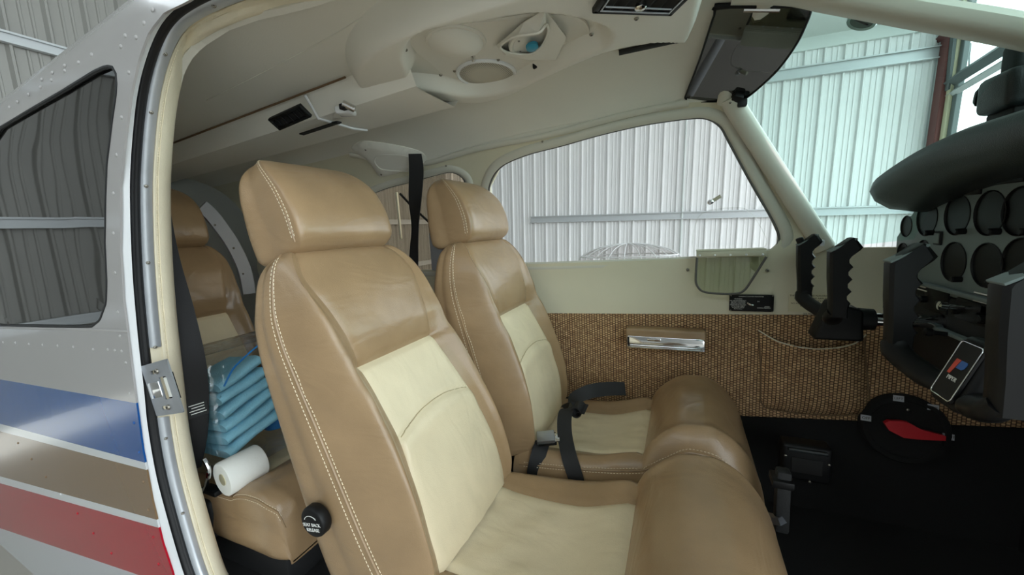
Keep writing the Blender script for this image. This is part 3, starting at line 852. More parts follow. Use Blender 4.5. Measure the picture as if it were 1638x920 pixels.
# carpeted kick strip under the cloth
poly = [(-2.3, 0.162), (0.2, zlow(.2) + 0.002), (0.5, zlow(.5) + 0.002), (0.95, zlow(.95)), (0.95, -0.12), (-2.3, -0.12)]
V2d, F2d = cdt(poly, [], 0.08, 0.05)
WV = [(x, YC + sa(x) - 0.010, z) for x, z in V2d]; F2d = orient(WV, F2d, (0, 0, 0.5))
V, F = slab(WV, F2d, [Vector((0, -1, 0))] * len(WV), 0.012); mk('kick_strip', V, F, 'carpet', wall_left, smooth=False)
# map pocket: slack cloth pouch with a piped mouth
def fabp(px, py, off=0.0):
    return onY(px, py, YC + 0.53 - 0.004 - off)
PO = [(1213, 528), (1217, 590), (1216, 642), (1224, 652), (1270, 660), (1330, 664), (1385, 662), (1391, 650), (1386, 600), (1381, 545), (1384, 535)]
TP = [(1384, 535), (1362, 546), (1330, 552), (1300, 553), (1270, 550), (1240, 542), (1213, 528)]
poly = [(p[0], p[2]) for p in [fabp(*q) for q in PO + TP[1:-1]]]
V2d, F2d = cdt(poly, [], 0.012, 0.010)
pc = np.mean(np.array(poly), 0)
tp2 = [(p[0], p[2]) for p in [fabp(*q) for q in TP]]
rest = [(p[0], p[2]) for p in [fabp(*q) for q in PO]]
WV = []
for x, z in V2d:
    d1 = seg_dist((x, z), rest, False)
    b = 0.003 + 0.034 * (1 - math.exp(-d1 / 0.03)) + 0.005 * math.sin(x * 60 + z * 25) * (1 - math.exp(-d1 / 0.03))
    WV.append((x, fy(x, z) - b, z))
F2d = orient(WV, F2d, (0.3, 0, 0.5))
V, F = slab(WV, F2d, [Vector((0, -1, 0))] * len(WV), 0.003)
pocket = tag(mk('map_pocket', V, F, 'woven_cloth', angle=60), 'slack woven cloth map pocket on the side panel beside the yokes', 'pocket')
P = []
for x, z in resample([np.array(q) for q in tp2], 0.01):
    d1 = seg_dist((x, z), rest, False); P.append((x, fy(x, z) - 0.005 - 0.034 * (1 - math.exp(-d1 / 0.03)), z))
V, F = tube(P, 0.0022, 8, N=(0, -1, 0)); mk('piping', V, F, 'side_plastic', pocket)
V, F = tube([(x, fy(x, z) - 0.004, z) for x, z in resample([np.array(q) for q in rest], 0.015)], 0.0030, 6, N=(0, -1, 0)); mk('seam_welt', V, F, 'groove', pocket)

# armrest with chrome ashtray front
a0, a1 = onY(1001, 545, YC + 0.47), onY(1130, 545, YC + 0.47); t0, t1 = onY(1065, 528, YC + 0.47), onY(1065, 561, YC + 0.47)
cx_, cz_ = (a0[0] + a1[0]) / 2, (t0[2] + t1[2]) / 2; Lx, Hz = a1[0] - a0[0], t0[2] - t1[2]
arm = thing('armrest', 'small tan armrest with chrome ashtray front on the woven panel', 'armrest', (cx_, YC + 0.525, cz_))
V, F = rbox((cx_, YC + 0.497, cz_ + Hz * 0.18), (Lx, 0.055, Hz * 0.64), 0.008, 3); mk('pad', V, F, 'tan_leather', arm)
V, F = rbox((cx_, YC + 0.492, cz_ - Hz * 0.16), (Lx * 0.97, 0.055, Hz * 0.62), 0.006, 2); mk('ashtray', V, F, 'chrome', arm)
for k in range(3):
    V, F = rbox((cx_ + Lx * 0.02, YC + 0.4640, cz_ - Hz * (0.24 + 0.08 * k)), (Lx * 0.93, 0.004, Hz * 0.045), 0.001, 1); mk('ridge', V, F, 'chrome', arm)
V, F = rbox((cx_ - Lx * 0.13, YC + 0.4635, cz_ + Hz * 0.02), (Lx * 0.17, 0.004, Hz * 0.16), 0.0015, 2); mk('lid_tab', V, F, 'chrome', arm)
V, F = rbox((cx_ - Lx * 0.465, YC + 0.463, cz_ - Hz * 0.1), (Lx * 0.02, 0.004, Hz * 0.4), 0); mk('lid_gap', V, F, 'dark_slot', arm, smooth=False)

# storm flap hanging open under its hinge
yf = YC + 0.475
fl = thing('storm_flap', 'clear storm window flap hanging from a riveted hinge below the pane', 'window flap', onY(1170, 472, yf))
FLP = [(1115, 412), (1113, 448), (1117, 460), (1126, 467), (1150, 470), (1178, 470), (1190, 465), (1200, 452), (1226, 411)]
P = [onY(px, py, yf) for px, py in FLP]
c3 = resample(catmull(P, 4), 0.008)
V2d, F2d = cdt([(p[0], p[2]) for p in c3], [], 0.03, 0.01)
WV = [(x, yf, z) for x, z in V2d]; F2d = orient(WV, F2d, (0, 0, .8))
V, F = slab(WV, F2d, [Vector((0, -1, 0))] * len(WV), 0.003); mk('pane', V, F, 'storm_pane', fl, smooth=False)
V, F = tube(c3, 0.0038, 8, N=(0, -1, 0)); mk('rim', V, F, 'window_gasket', fl)
h0, h1 = Vector(onY(1114, 407, yf)), Vector(onY(1226, 405, yf))
V, F = rbox((h0 + h1) / 2, ((h1 - h0).length, 0.006, 0.018), 0.002); mk('hinge_leaf', V, F, 'clear_hinge', fl)
V, F = tube([h0 + Vector((0, 0.006, 0.011)), h1 + Vector((0, 0.006, 0.011))], 0.005, 10, N=(0, -1, 0)); mk('hinge_pin', V, F, 'clear_hinge', fl)
for k in range(5):
    q = h0.lerp(h1, 0.05 + 0.225 * k) + Vector((0, -0.003, -0.004)); put(RIVET, 'rivet', q, (0, -1, 0), fl, 0.8).data = RIVET
V, F = rbox((h0 + h1) / 2 + Vector((0, 0.03, 0.012)), ((h1 - h0).length, 0.06, 0.004), 0); mk('hinge_arm', V, F, 'clear_hinge', fl, smooth=False)

# black placard with lever, small print beside it
yp = YC + 0.520
b0, b1 = Vector(onY(1167, 471, yp)), Vector(onY(1237, 499, yp))
pl = thing('control_placard', 'black placard with white print and small lever above the woven panel', 'placard', ((b0.x + b1.x) / 2, yp, b1.z))
V, F = rbox(((b0 + b1) / 2), (b1.x - b0.x, 0.012, b0.z - b1.z), 0.003); mk('plate', V, F, 'black_plastic', pl)
pw, ph = b1.x - b0.x, b0.z - b1.z
def ptxt(s, u, w, size, m='white_print', par=pl): text_mesh(s, size, (b0.x + pw * u, yp - 0.0065, b0.z - ph * w), (1, 0, 0), (0, 0, 1), m, 'print', par)
ptxt('EMERGENCY LOCATOR TRANSMITTER', 0.49, 0.10, ph * 0.072)
ptxt('WARNING', 0.20, 0.25, ph * 0.085)
for k, s in enumerate(['FOR AVIATION EMERGENCY', 'USE ONLY. UNLICENSED', 'OPERATION UNLAWFUL.', 'OPERATION IN VIOLATION', 'OF FCC RULES SUBJECT', 'TO FINE OR LICENSE', 'REVOCATION']): ptxt(s, 0.20, 0.36 + 0.083 * k, ph * 0.068)
ptxt('ON', 0.655, 0.39, ph * 0.08); ptxt('ARMED', 0.85, 0.69, ph * 0.08); ptxt('NORMAL POSITION', 0.78, 0.77, ph * 0.075)
V, F = rbox((b0.x + pw * 0.49, yp - 0.0058, b0.z - ph * 0.52), (pw * 0.22, 0.002, ph * 0.72), 0.0); mk('slot', V, F, 'dark_slot', pl, smooth=False)
V, F = tube([(b0.x + pw * 0.41, yp - 0.012, b0.z - ph * 0.46), (b0.x + pw * 0.47, yp - 0.02, b0.z - ph * 0.55), (b0.x + pw * 0.53, yp - 0.02, b0.z - ph * 0.57)], 0.0035, 8, N=(0, -1, 0)); mk('lever', V, F, 'chrome', pl)
for u, w in ((0.03, 0.06), (0.97, 0.05), (0.03, 0.95), (0.97, 0.96)): put(SCREW, 'screw', (b0.x + pw * u, yp - 0.006, b0.z - ph * w), (0, -1, 0), pl, 0.5)
c0, c1 = Vector(onY(1262, 470, yp + 0.005)), Vector(onY(1326, 500, yp + 0.005))
ns = thing('notice_card', 'cream card of small dark print behind the pilot yoke', 'notice', ((c0.x + c1.x) / 2, yp + 0.005, c1.z))
V, F = rbox((c0 + c1) / 2, (c1.x - c0.x, 0.002, c0.z - c1.z), 0); mk('card', V, F, 'sign_cream', ns, smooth=False)
for k, s in enumerate(['THE MARKINGS AND PLACARDS', 'INSTALLED IN THIS AIRPLANE', 'CONTAIN LIMITATIONS', 'NO ACROBATIC MANEUVERS,', 'INCLUDING SPINS,', 'APPROVED.', '', 'SEE MANUAL']):
    if not s: continue
    text_mesh(s, 0.0072, (c0.x + 0.055 + 0.008 * (k % 3), yp + 0.0035, c0.z - 0.006 - 0.0088 * k), (1, 0, 0), (0, 0, 1), 'dark_print', 'print', ns)

# ================================================================ headliner
YNW = 0.566
def nwp(px, py):
    p = onY(px, py, YNW); return sinv((p[0], YC - sa(p[0]), p[2]))
def shift_px(pts, d):
    out = []
    for i, p in enumerate(pts):
        t = np.array(pts[min(i + 1, len(pts) - 1)], float) - np.array(pts[max(i - 1, 0)], float); t /= np.linalg.norm(t); out.append((p[0] + t[1] * d, p[1] - t[0] * d))
    return out
nearuv = [nwp(*p) for p in shift_px(LEAin, -9)]
nearuv = [q for q in nearuv]
nn0 = nearuv[0]
ceil_poly = [(-2.35, topuv[0][1])] + topuv + [(0.115, piluv[0][1])]
ceil_poly += [(0.13, 0.95), (0.16, 1.2), (0.18, math.pi / 2), (0.16, 1.94), (0.12, nn0[1] - 0.02), (-0.3, nn0[1] - 0.01)] + nearuv + [(-2.35, nearuv[-1][1])]
V2d, F2d = cdt(ceil_poly, [], 0.05, 0.025)
WV = [S(x, v, 0.0) for x, v in V2d]; WV = [(p[0], max(p[1], YNW + 0.4 * max(0, p[2] - 1.34)), p[2]) for p in WV]; F2d = orient(WV, F2d, (-0.5, YC, 0.6))
V, F = slab(WV, F2d, [-SN(x, v) for x, v in V2d], 0.015)
ceil = struct(mk('ceiling', V, F, 'headliner', angle=60), 'grey beige cabin headliner', 'ceiling')
# stitched seams of the headliner
def ceil_pt(px, py, off=-0.001): return S(*sinv(shp(px, py)), off)
for pts in ([(700, 250), (800, 222), (900, 200), (1010, 181), (1090, 158)], [(330, 160), (420, 115), (520, 62), (590, 20)]):
    P = catmull([ceil_pt(*p, -0.0015) for p in pts], 8)
    V, F = sweep(P, ell(0.0014, 0.0014, 6), (0, 0, -1)); mk('seam', V, F, 'headliner', ceil)
# rear bulkhead
V2d, F2d = cdt([(S(-2.33, v)[1], S(-2.33, v)[2]) for v in np.linspace(-1.5, math.pi + 1.5, 60)], [], 0.08, 0.05)
WV = [(-2.33, y, z) for y, z in V2d]; F2d = orient(WV, F2d, (0, 1, 0.8))
V, F = slab(WV, F2d, [Vector((1, 0, 0))] * len(WV), 0.02)
bulk = struct(mk('wall_rear_cabin', V, F, 'rear_grey', smooth=False), 'grey rear bulkhead behind the back seat', 'wall')
# curved grey hoop with screws behind the back seat
HOOP = [(322, 330), (336, 342), (352, 362), (370, 388), (384, 415), (393, 440), (398, 470)]
P = catmull([onX(px, py, -1.95) for px, py in HOOP], 5)
V, F = sweep(P, [(-0.03, -0.006), (-0.03, 0.006), (0.03, 0.006), (0.03, -0.006)], (1, 0, 0))
hoop = tag(mk('baggage_hoop', V, F, 'device_grey', angle=30), 'curved grey frame hoop with screws behind the back seat', 'frame hoop')
for px, py in [(344, 360), (374, 397), (389, 438)]: put(SCREW, 'screw', Vector(onX(px, py, -1.943)), (1, 0, 0), hoop, 1.1)
# cabin floor
V, F = rbox((-0.68, YC, -0.15), (3.36, 1.05, 0.06), 0); floor = struct(mk('floor', V, F, 'carpet', smooth=False), 'black carpeted cabin floor', 'floor')
# firewall end under the panel
V, F = rbox((0.97, YC, 0.32), (0.06, 1.10, 1.06), 0); struct(mk('wall_front_cabin', V, F, 'black_matte', smooth=False), 'black firewall below the instrument panel', 'wall')

# ================================================================ windshield (two halves) with centre post
def wsp(u, w, side=1):
    """u 0..1 from roof to cowl, w 0..1 from centre post to pillar"""
    top_c, top_s = Vector((0.20, YC, 1.385)), Vector(S(*piluv[0], 0.006))
    bot_c, bot_s = Vector((1.00, YC, 0.93)), Vector(S(*piluv[-1], 0.006))
    tc = top_c.lerp(top_s, w); bc = bot_c.lerp(bot_s, w)
    tc.z += 0.35 * (top_c.z - top_s.z) * math.sin(math.pi * w); tc.x += 0.02 * math.sin(math.pi * w)
    bc.x += 0.07 * math.sin(math.pi * w)
    p = tc.lerp(bc, u); p.z += 0.05 * math.sin(math.pi * u) * (1 - 0.6 * w)
    if w > 0.999:
        # follow the pillar line exactly
        k = u * (len(PIL) - 1); i = min(int(k), len(PIL) - 2); f = k - i
        q = Vector(S(*piluv[i], 0.004)).lerp(Vector(S(*piluv[i + 1], 0.004)), f)
    p.y = YC + side * (p.y - YC)
    return p
def wind(side, name, label):
    V = []; F = []; n, m = 13, 11
    for i in range(n):
        for j in range(m): V.append(wsp(i / (n - 1), j / (m - 1), side))
    for i in range(n - 1):
        for j in range(m - 1): F.append((i * m + j, i * m + j + 1, (i + 1) * m + j + 1, (i + 1) * m + j))
    return struct(mk(name, V, orient(V, F, (-0.5, YC, 0.8)), 'green_pane'), label, 'window')
ws1 = wind(1, 'window_4', 'pale green windshield half in front of the pilot')
ws2 = wind(-1, 'window_5', 'windshield half on the near side of the centre post')
P = catmull([(0.10, YC, 1.398), (0.20, YC, 1.370), (0.268, YC, 1.338), (0.383, YC, 1.284), (0.541, YC, 1.210), (0.75, YC, 1.10), (1.0, YC, 0.96)], 5)
V, F = sweep(P, [(-0.035, 0.0), (-0.03, -0.014), (-0.018, -0.022), (0.018, -0.022), (0.03, -0.014), (0.035, 0.0), (0.03, 0.012), (-0.03, 0.012)], (0, 0, 1))
post_t = struct(mk('trim_2', V, F, 'pillar_plastic'), 'cream centre post of the windshield', 'post')
# roof bow over the windshield
P = [Vector(S(x, v, -0.010)) for x, v in [(0.12, piluv[0][1]), (0.13, 0.95), (0.155, 1.2), (0.175, math.pi / 2), (0.155, 1.94), (0.13, 2.15)]]
V, F = sweep(catmull(P, 5), ell(0.022, 0.014, 12), (0, 0, -1)); struct(mk('trim_3', V, F, 'pillar_plastic'), 'cream roof bow along the windshield top', 'trim')
# ================================================================ seats
def interp(tab, x):
    """smooth (monotone cubic) interpolation through a table of (x, y)"""
    xs = [t[0] for t in tab]; ys = [t[1] for t in tab]
    if x <= xs[0]: return ys[0]
    if x >= xs[-1]: return ys[-1]
    i = max(k for k in range(len(xs) - 1) if xs[k] <= x)
    h = xs[i + 1] - xs[i]; t = (x - xs[i]) / h
    def sl(k):
        if k <= 0 or k >= len(xs) - 1: return 0 if k <= 0 and False else (ys[min(k + 1, len(xs) - 1)] - ys[max(k - 1, 0)]) / (xs[min(k + 1, len(xs) - 1)] - xs[max(k - 1, 0)])
        a = (ys[k] - ys[k - 1]) / (xs[k] - xs[k - 1]); b = (ys[k + 1] - ys[k]) / (xs[k + 1] - xs[k])
        return 0 if a * b <= 0 else 2 * a * b / (a + b)
    m0, m1 = sl(i) * h, sl(i + 1) * h
    return (2 * t ** 3 - 3 * t ** 2 + 1) * ys[i] + (t ** 3 - 2 * t ** 2 + t) * m0 + (-2 * t ** 3 + 3 * t ** 2) * ys[i + 1] + (t ** 3 - t ** 2) * m1
SUB = 10
def ringpts(nodes):
    """closed smooth ring through the half-section nodes (mirrored)"""
    full = nodes + [(-y, d) for (y, d) in reversed(nodes[1:-1])]
    return catmull([np.array(q) for q in full], SUB, True, True)
class Grid:
    def __init__(s, rows): s.R = [[Vector(p) for p in r] for r in rows]; s.n = len(rows); s.m = len(rows[0])
    def pt(s, i, j):
        i = max(0, min(s.n - 1.0001, i)); i0 = int(i); f = i - i0; j = j % s.m; j0 = int(j); g = j - j0; j1 = (j0 + 1) % s.m
        a = s.R[i0][j0].lerp(s.R[i0][j1], g); b = s.R[i0 + 1][j0].lerp(s.R[i0 + 1][j1], g)
        return a.lerp(b, f)
    def nrm(s, i, j):
        a = s.pt(i + 0.3, j) - s.pt(i - 0.3, j); b = s.pt(i, j + 0.3) - s.pt(i, j - 0.3)
        n = b.cross(a)
        if n.length < 1e-9: return Vector((1, 0, 0))
        return n.normalized()
    def split(s, key, mats, names, parent, caps=()):
        out = {}
        for k in names:
            idx = {}; V = []; F = []
            def vi(i, j):
                if (i, j) not in idx: idx[(i, j)] = len(V); V.append(s.R[i][j])
                return idx[(i, j)]
            for i in range(s.n - 1):
                for j in range(s.m):
                    if key(i, j) == k: F.append((vi(i, j), vi(i, (j + 1) % s.m), vi(i + 1, (j + 1) % s.m), vi(i + 1, j)))
            if caps and k == caps[0]:
                F.append(tuple(reversed([vi(0, j) for j in range(s.m)]))); F.append(tuple(vi(s.n - 1, j) for j in range(s.m)))
            out[k] = mk(names[k], V, F, mats[k], parent, angle=75)
        return out
def make_seat(root, cx, piv, recl, x0=-0.50, xf=0.215, seamx=-0.10, mid=True, dz=0.0, wrinkle=1.0, zback=0.17, hk=1.0, flat=1.0):
    """root: empty; cx lateral centre; piv (X,Z) of the back hinge; recl recline in radians"""
    rng = random.Random(int(cx * 1000))
    # ---- cushion: sections along X
    sc = lambda x: seamx + (x + 0.1) * ((xf - seamx) / 0.315 if x > -0.1 else (seamx - x0) / 0.40)
    T_c = [(-0.50, zback + 0.03), (-0.40, zback + 0.015), (-0.25, 0.188), (-0.14, 0.216), (-0.100, 0.232), (-0.085, 0.262), (-0.04, 0.325), (0.02, 0.360), (0.07, 0.362), (0.12, 0.342), (0.165, 0.295), (0.195, 0.225), (0.211, 0.14), (0.215, 0.05)]
    T_b = [(-0.50, zback + 0.035), (-0.25, 0.222), (-0.14, 0.252), (-0.10, 0.262), (-0.085, 0.285), (-0.04, 0.330), (0.02, 0.360), (0.07, 0.362), (0.12, 0.340), (0.165, 0.290), (0.195, 0.222), (0.211, 0.14), (0.215, 0.05)]
    T_e = [(-0.50, zback - 0.005), (-0.25, 0.196), (-0.10, 0.226), (-0.04, 0.265), (0.03, 0.305), (0.08, 0.300), (0.13, 0.265), (0.17, 0.205), (0.20, 0.13), (0.215, 0.045)]
    xs = [-0.50 + 0.40 * k / 22 for k in range(22)] + [-0.100, -0.092, -0.084, -0.07] + [-0.05 + 0.17 * k / 12 for k in range(12)] + [0.12, 0.135, 0.15, 0.165, 0.178, 0.189, 0.198, 0.205, 0.210, 0.2135, 0.215]
    rows = []
    for x in xs:
        zc, zb, ze = [q if q < 0.19 else 0.19 + (q - 0.19) * flat for q in (interp(T_c, x), interp(T_b, x), interp(T_e, x))]
        if flat < 1: ze = min(ze, zb - 0.02)
        ys = 0.150
        if x < -0.1: ys = 0.150 - 0.012 * math.sin(math.pi * (x + 0.5) / 0.4)
        wf = 1.0 - 0.10 * max(0, (x - 0.12) / 0.1) ** 2
        lo = 0.03 if x < 0.19 else 0.03 + 0.4 * (x - 0.19)
        zs = zc + (zb - zc) * 0.35
        nodes = [(0, zc), (ys, zs), (0.198 * wf, zb), (0.230 * wf, ze), (0.238 * wf, (ze * 0.6 + lo * 0.4)), (0.222 * wf, min(lo, ze - 0.005)), (0, min(lo, ze - 0.008))]
        r = ringpts(nodes)
        pts = []
        for j, (y, z) in enumerate(r):
            if z > ze:  # seam grooves
                ds = abs(abs(y) - ys)
                if x < -0.099: z -= 0.006 * math.exp(-(ds / 0.006) ** 2)
                z -= 0.010 * math.exp(-((x + 0.1) / 0.008) ** 2)
                if abs(y) < ys - 0.005 and x < -0.11:
                    w_ = math.sin(math.pi * min(1, (ys - abs(y)) / ys)) * wrinkle
                    z += w_ * (0.004 * math.sin(22 * x + 30 * y + 9 * math.sin(11 * y)) + 0.0025 * math.sin(55 * x - 38 * y + 2))
            pts.append((sc(x), cx + y, z + dz))
        rows.append(pts)
    g = Grid(rows)
    i_seam = xs.index(-0.100); M = g.m
    def key(i, j): return 'in' if (i < i_seam and (j < SUB or j >= M - SUB)) else 'out'
    cu = g.split(key, {'in': 'cream_leather', 'out': 'tan_leather'}, {'in': 'cushion_insert', 'out': 'cushion'}, root, caps=('out',))
    for side in (3 * SUB, M - 3 * SUB):
        s_ = 1 if side < M / 2 else -1
        for o_ in ((-2.2, 2.2) if s_ > 0 else (2.2, -2.2)):
            N = [g.nrm(i, side + o_) for i in range(2, len(xs) - 5)]
            N = [n if (n.y * s_ + 0.7 * n.z > 0) else -n for n in N]
            P = [g.pt(i, side + o_) + n * 0.0013 for i, n in zip(range(2, len(xs) - 5), N)]
            stitch(P, N, 'stitching', cu['out'])
        P = [g.pt(i, side) + Vector((0, 0, 0.0)) for i in range(1, len(xs) - 4)]
        V, F = tube(P, 0.0028, 6, N=(0, s_, 0.6)); mk('seam_welt', V, F, 'tan_leather', cu['out'])
    # ---- backrest in its own frame: y lateral, d forward, h up along the back
    up = Vector((-math.sin(recl), 0, math.cos(recl))); fw = Vector((math.cos(recl), 0, math.sin(recl))); O = Vector((piv[0], cx, piv[1] + dz))
    def bp(y, d, h): return O + Vector((0, y, 0)) + fw * d + up * (h * hk)
    T_F = [(0.0, 0.005), (0.08, 0.022), (0.2, 0.036), (0.30, 0.034), (0.40, 0.014), (0.48, -0.006), (0.50, -0.012), (0.515, -0.006), (0.58, 0.010), (0.66, 0.008), (0.755, -0.012), (0.795, -0.035), (0.81, -0.065)]
    T_ys = [(0.0, 0.165), (0.1, 0.168), (0.22, 0.160), (0.35, 0.146), (0.50, 0.138), (0.62, 0.155), (0.72, 0.175), (0.81, 0.14)]
    T_w = [(0.0, 0.222), (0.05, 0.236), (0.2, 0.240), (0.45, 0.238), (0.58, 0.236), (0.66, 0.230), (0.72, 0.215), (0.772, 0.197), (0.795, 0.178), (0.807, 0.155), (0.81, 0.135)]
    T_R = [(0.0, -0.245), (0.05, -0.262), (0.3, -0.235), (0.6, -0.185), (0.72, -0.155), (0.79, -0.125), (0.81, -0.09)]
    T_E = [(0.0, -0.08), (0.1, -0.088), (0.4, -0.086), (0.6, -0.088), (0.72, -0.078), (0.79, -0.065), (0.81, -0.074)]
    T_B = [(0.0, -0.01), (0.08, 0.028), (0.25, 0.048), (0.42, 0.040), (0.52, 0.022), (0.62, 0.012), (0.72, -0.010), (0.79, -0.036), (0.81, -0.066)]
    hs = [0.02 + 0.48 * k / 84 for k in range(85)] + [0.506, 0.512, 0.52] + [0.535 + 0.185 * k / 14 for k in range(14)] + [0.72, 0.737, 0.754, 0.768, 0.780, 0.789, 0.797, 0.803, 0.8075, 0.810]
    rows = []
    for h in hs:
        w = interp(T_w, h); ys = min(interp(T_ys, h), w * 0.84); dF = interp(T_F, h); dB = interp(T_B, h); dE = interp(T_E, h); dR = interp(T_R, h)
        nodes = [(0, dF), (ys, dF - 0.006 + 0.25 * (dB - dF)), (ys * 0.40 + w * 0.58, dB), (w * 0.985, dE), (w, dE * 0.55 + dR * 0.45), (w * 0.90, dR), (0, dR - 0.006)]
        r = ringpts(nodes); pts = []
        for j, (y, d) in enumerate(r):
            if d > dE:
                ds = abs(abs(y) - ys); d -= 0.0045 * math.exp(-(ds / 0.0045) ** 2)
                if abs(y) < ys + 0.01: d -= 0.007 * math.exp(-((h - 0.50) / 0.007) ** 2)
                harc = 0.348 - 0.028 * (y / 0.145) ** 2
                if abs(y) < ys and mid: d -= 0.006 * math.exp(-((h - harc) / 0.0055) ** 2); d += 0.005 * math.exp(-((h - harc + 0.03) / 0.028) ** 2)
                if abs(y) > ys: d += wrinkle * 0.0022 * math.sin(60 * h + 25 * y) * math.exp(-((h - 0.52) / 0.08) ** 2)
                if abs(y) < ys and h < 0.3: d += wrinkle * 0.0016 * math.sin(90 * y + 6 * math.sin(9 * h)) * (1 - h / 0.3)
            pts.append(bp(y, d, h))
        rows.append(pts)
    g = Grid(rows); i_s = 84; M = g.m
    def key(i, j):
        if j < SUB or j >= M - SUB: return 'in' if i < i_s else 'top'
        return 'out'
    bk = g.split(key, {'in': 'cream_leather', 'out': 'tan_leather', 'top': 'tan_leather'}, {'in': 'backrest_insert', 'out': 'backrest', 'top': 'backrest_upper_panel'}, root, caps=('out',))
    for side in (3 * SUB, M - 3 * SUB):
        s_ = 1 if side < M / 2 else -1
        for o_ in ((-1.8, 2.4) if s_ > 0 else (1.8, -2.4)):
            rr = range(3, len(hs) - 3)
            P = [g.pt(i, side + o_) + g.nrm(i, side + o_) * (0.0012 if g.nrm(i, side + o_).y * s_ > 0 else -0.0012) for i in rr]
            N = [g.nrm(i, side + o_) * (1 if g.nrm(i, side + o_).y * s_ > 0 else -1) for i in rr]
            stitch(P, N, 'stitching', bk['out'])
        P = [g.pt(i, side) for i in range(2, len(hs) - 2)]
        V, F = tube(P, 0.0028, 6, N=(0, s_, 0)); mk('seam_welt', V, F, 'tan_leather', bk['out'])
    if mid:
        P = []
        for k in range(-24, 25):
            y = 0.140 * k / 24; h = 0.348 - 0.028 * (y / 0.145) ** 2; fi = (h - 0.02) / (0.48 / 84)
            # find the column whose lateral position matches
            best = min((abs((g.pt(fi, j * 0.25).y - cx) - y), j * 0.25) for j in list(range(0, 4 * SUB + 1)) + list(range(4 * (M - SUB), 4 * M)))
            P.append(g.pt(fi, best[1]) + fw * 0.0006)
        V, F = tube(P, 0.0013, 6, N=fw); mk('insert_seam', V, F, 'cream_seam', bk['in'])
    # ---- headrest
    T_F = [(0.792, -0.055), (0.797, -0.030), (0.806, -0.008), (0.825, 0.008), (0.88, 0.016), (0.94, 0.008), (0.99, -0.014), (1.03, -0.044), (1.05, -0.068), (1.059, -0.086), (1.062, -0.096)]
    T_R = [(0.792, -0.105), (0.797, -0.135), (0.806, -0.160), (0.83, -0.177), (0.88, -0.174), (0.95, -0.158), (1.02, -0.140), (1.045, -0.124), (1.058, -0.110), (1.062, -0.100)]
    T_w = [(0.792, 0.128), (0.797, 0.142), (0.806, 0.150), (0.83, 0.156), (0.95, 0.154), (1.0, 0.147), (1.03, 0.134), (1.048, 0.116), (1.058, 0.096), (1.062, 0.08)]
    hs = [0.792, 0.794, 0.797, 0.801, 0.806, 0.815] + [0.825 + 0.165 * k / 14 for k in range(15)] + [1.005, 1.018, 1.03, 1.04, 1.048, 1.054, 1.059, 1.062]
    rows = []
    for h in hs:
        w = interp(T_w, h); dF = interp(T_F, h); dR = interp(T_R, h); de = dF * 0.84 + dR * 0.16
        nodes = [(0, dF), (w * 0.60, dF - 0.001), (w * 0.93, dF * 0.965 + dR * 0.035), (w * 0.990, de), (w, dF * 0.45 + dR * 0.55), (w * 0.95, dR * 0.96 + dF * 0.04), (0, dR)]
        rows.append([bp(y, d, h) for (y, d) in ringpts(nodes)])
    g2 = Grid(rows); M = g2.m
    hr = g2.split(lambda i, j: 'all', {'all': 'tan_leather'}, {'all': 'headrest'}, root, caps=('all',))['all']
    for side in (3 * SUB, M - 3 * SUB):
        s_ = 1 if side < M / 2 else -1
        for o_ in ((-2.3, 1.6) if s_ > 0 else (2.3, -1.6)):
            rr = range(6, len(hs) - 1)
            P = [g2.pt(i, side + o_) + g2.nrm(i, side + o_) * (0.0012 if g2.nrm(i, side + o_).y * s_ > 0 else -0.0012) for i in rr]
            N = [g2.nrm(i, side + o_) * (1 if g2.nrm(i, side + o_).y * s_ > 0 else -1) for i in rr]
            stitch(P, N, 'stitching', hr)
        V, F = tube([g2.pt(i, side) for i in range(5, len(hs) - 1)], 0.0025, 6, N=(0, s_, 0)); mk('seam_welt', V, F, 'tan_leather', hr)
    for s_ in (-1, 1):
        V, F = tube([bp(0.05 * s_, -0.075, 0.76), bp(0.05 * s_, -0.08, 0.85)], 0.007, 8, N=(0, 1, 0)); mk('headrest_post', V, F, 'black_plastic', root)
    V, F = rbox(bp(0, -0.10, 0.795), (0.05, 0.20, 0.05), 0.01, axes=(fw, Vector((0, 1, 0)), up)); mk('headrest_sleeve', V, F, 'black_matte', root)
    return bp, g
def seat_frame(root, cx, floorz=-0.12, x0=-0.42, x1=0.12):
    for s_ in (-1, 1):
        V, F = rbox((0.5 * (x0 + x1), cx + s_ * 0.17, floorz + 0.02), (x1 - x0 + 0.12, 0.03, 0.04), 0.004); mk('seat_rail', V, F, 'steel_plate', root)
        for x in (x0, x1):
            V, F = rbox((x, cx + s_ * 0.17, floorz + 0.09), (0.03, 0.02, 0.12), 0.003); mk('leg', V, F, 'black_matte', root)
    V, F = rbox((0.5 * (x0 + x1), cx, 0.025), (x1 - x0 + 0.10, 0.38, 0.02), 0.004); mk('seat_pan', V, F, 'black_matte', root)
YN, YF, YR = 0.755, 1.285, 0.845
seat_n = thing('front_seat', 'tan and cream leather front seat nearest the open door, with black release knob', 'seat', (-0.2, YN, -0.12), 'front seats')
bpN, gN = make_seat(seat_n, YN, (-0.46, 0.18), math.radians(22.5)); seat_frame(seat_n, YN)
seat_f = thing('front_seat', 'tan and cream leather front seat beside the far wall, belt coiled on it', 'seat', (-0.2, YF, -0.12), 'front seats')
bpF, gF = make_seat(seat_f, YF, (-0.445, 0.18), math.radians(14.5), hk=0.935); seat_frame(seat_f, YF)
seat_r = thing('rear_seat', 'tan and cream leather back seat behind the near front seat', 'seat', (-1.3, YR, -0.12))
bpR, gR = make_seat(seat_r, YR, (-1.66, 0.18), math.radians(12.0), x0=-1.68, xf=-1.02, seamx=-1.24, mid=False, dz=-0.02, flat=0.25)
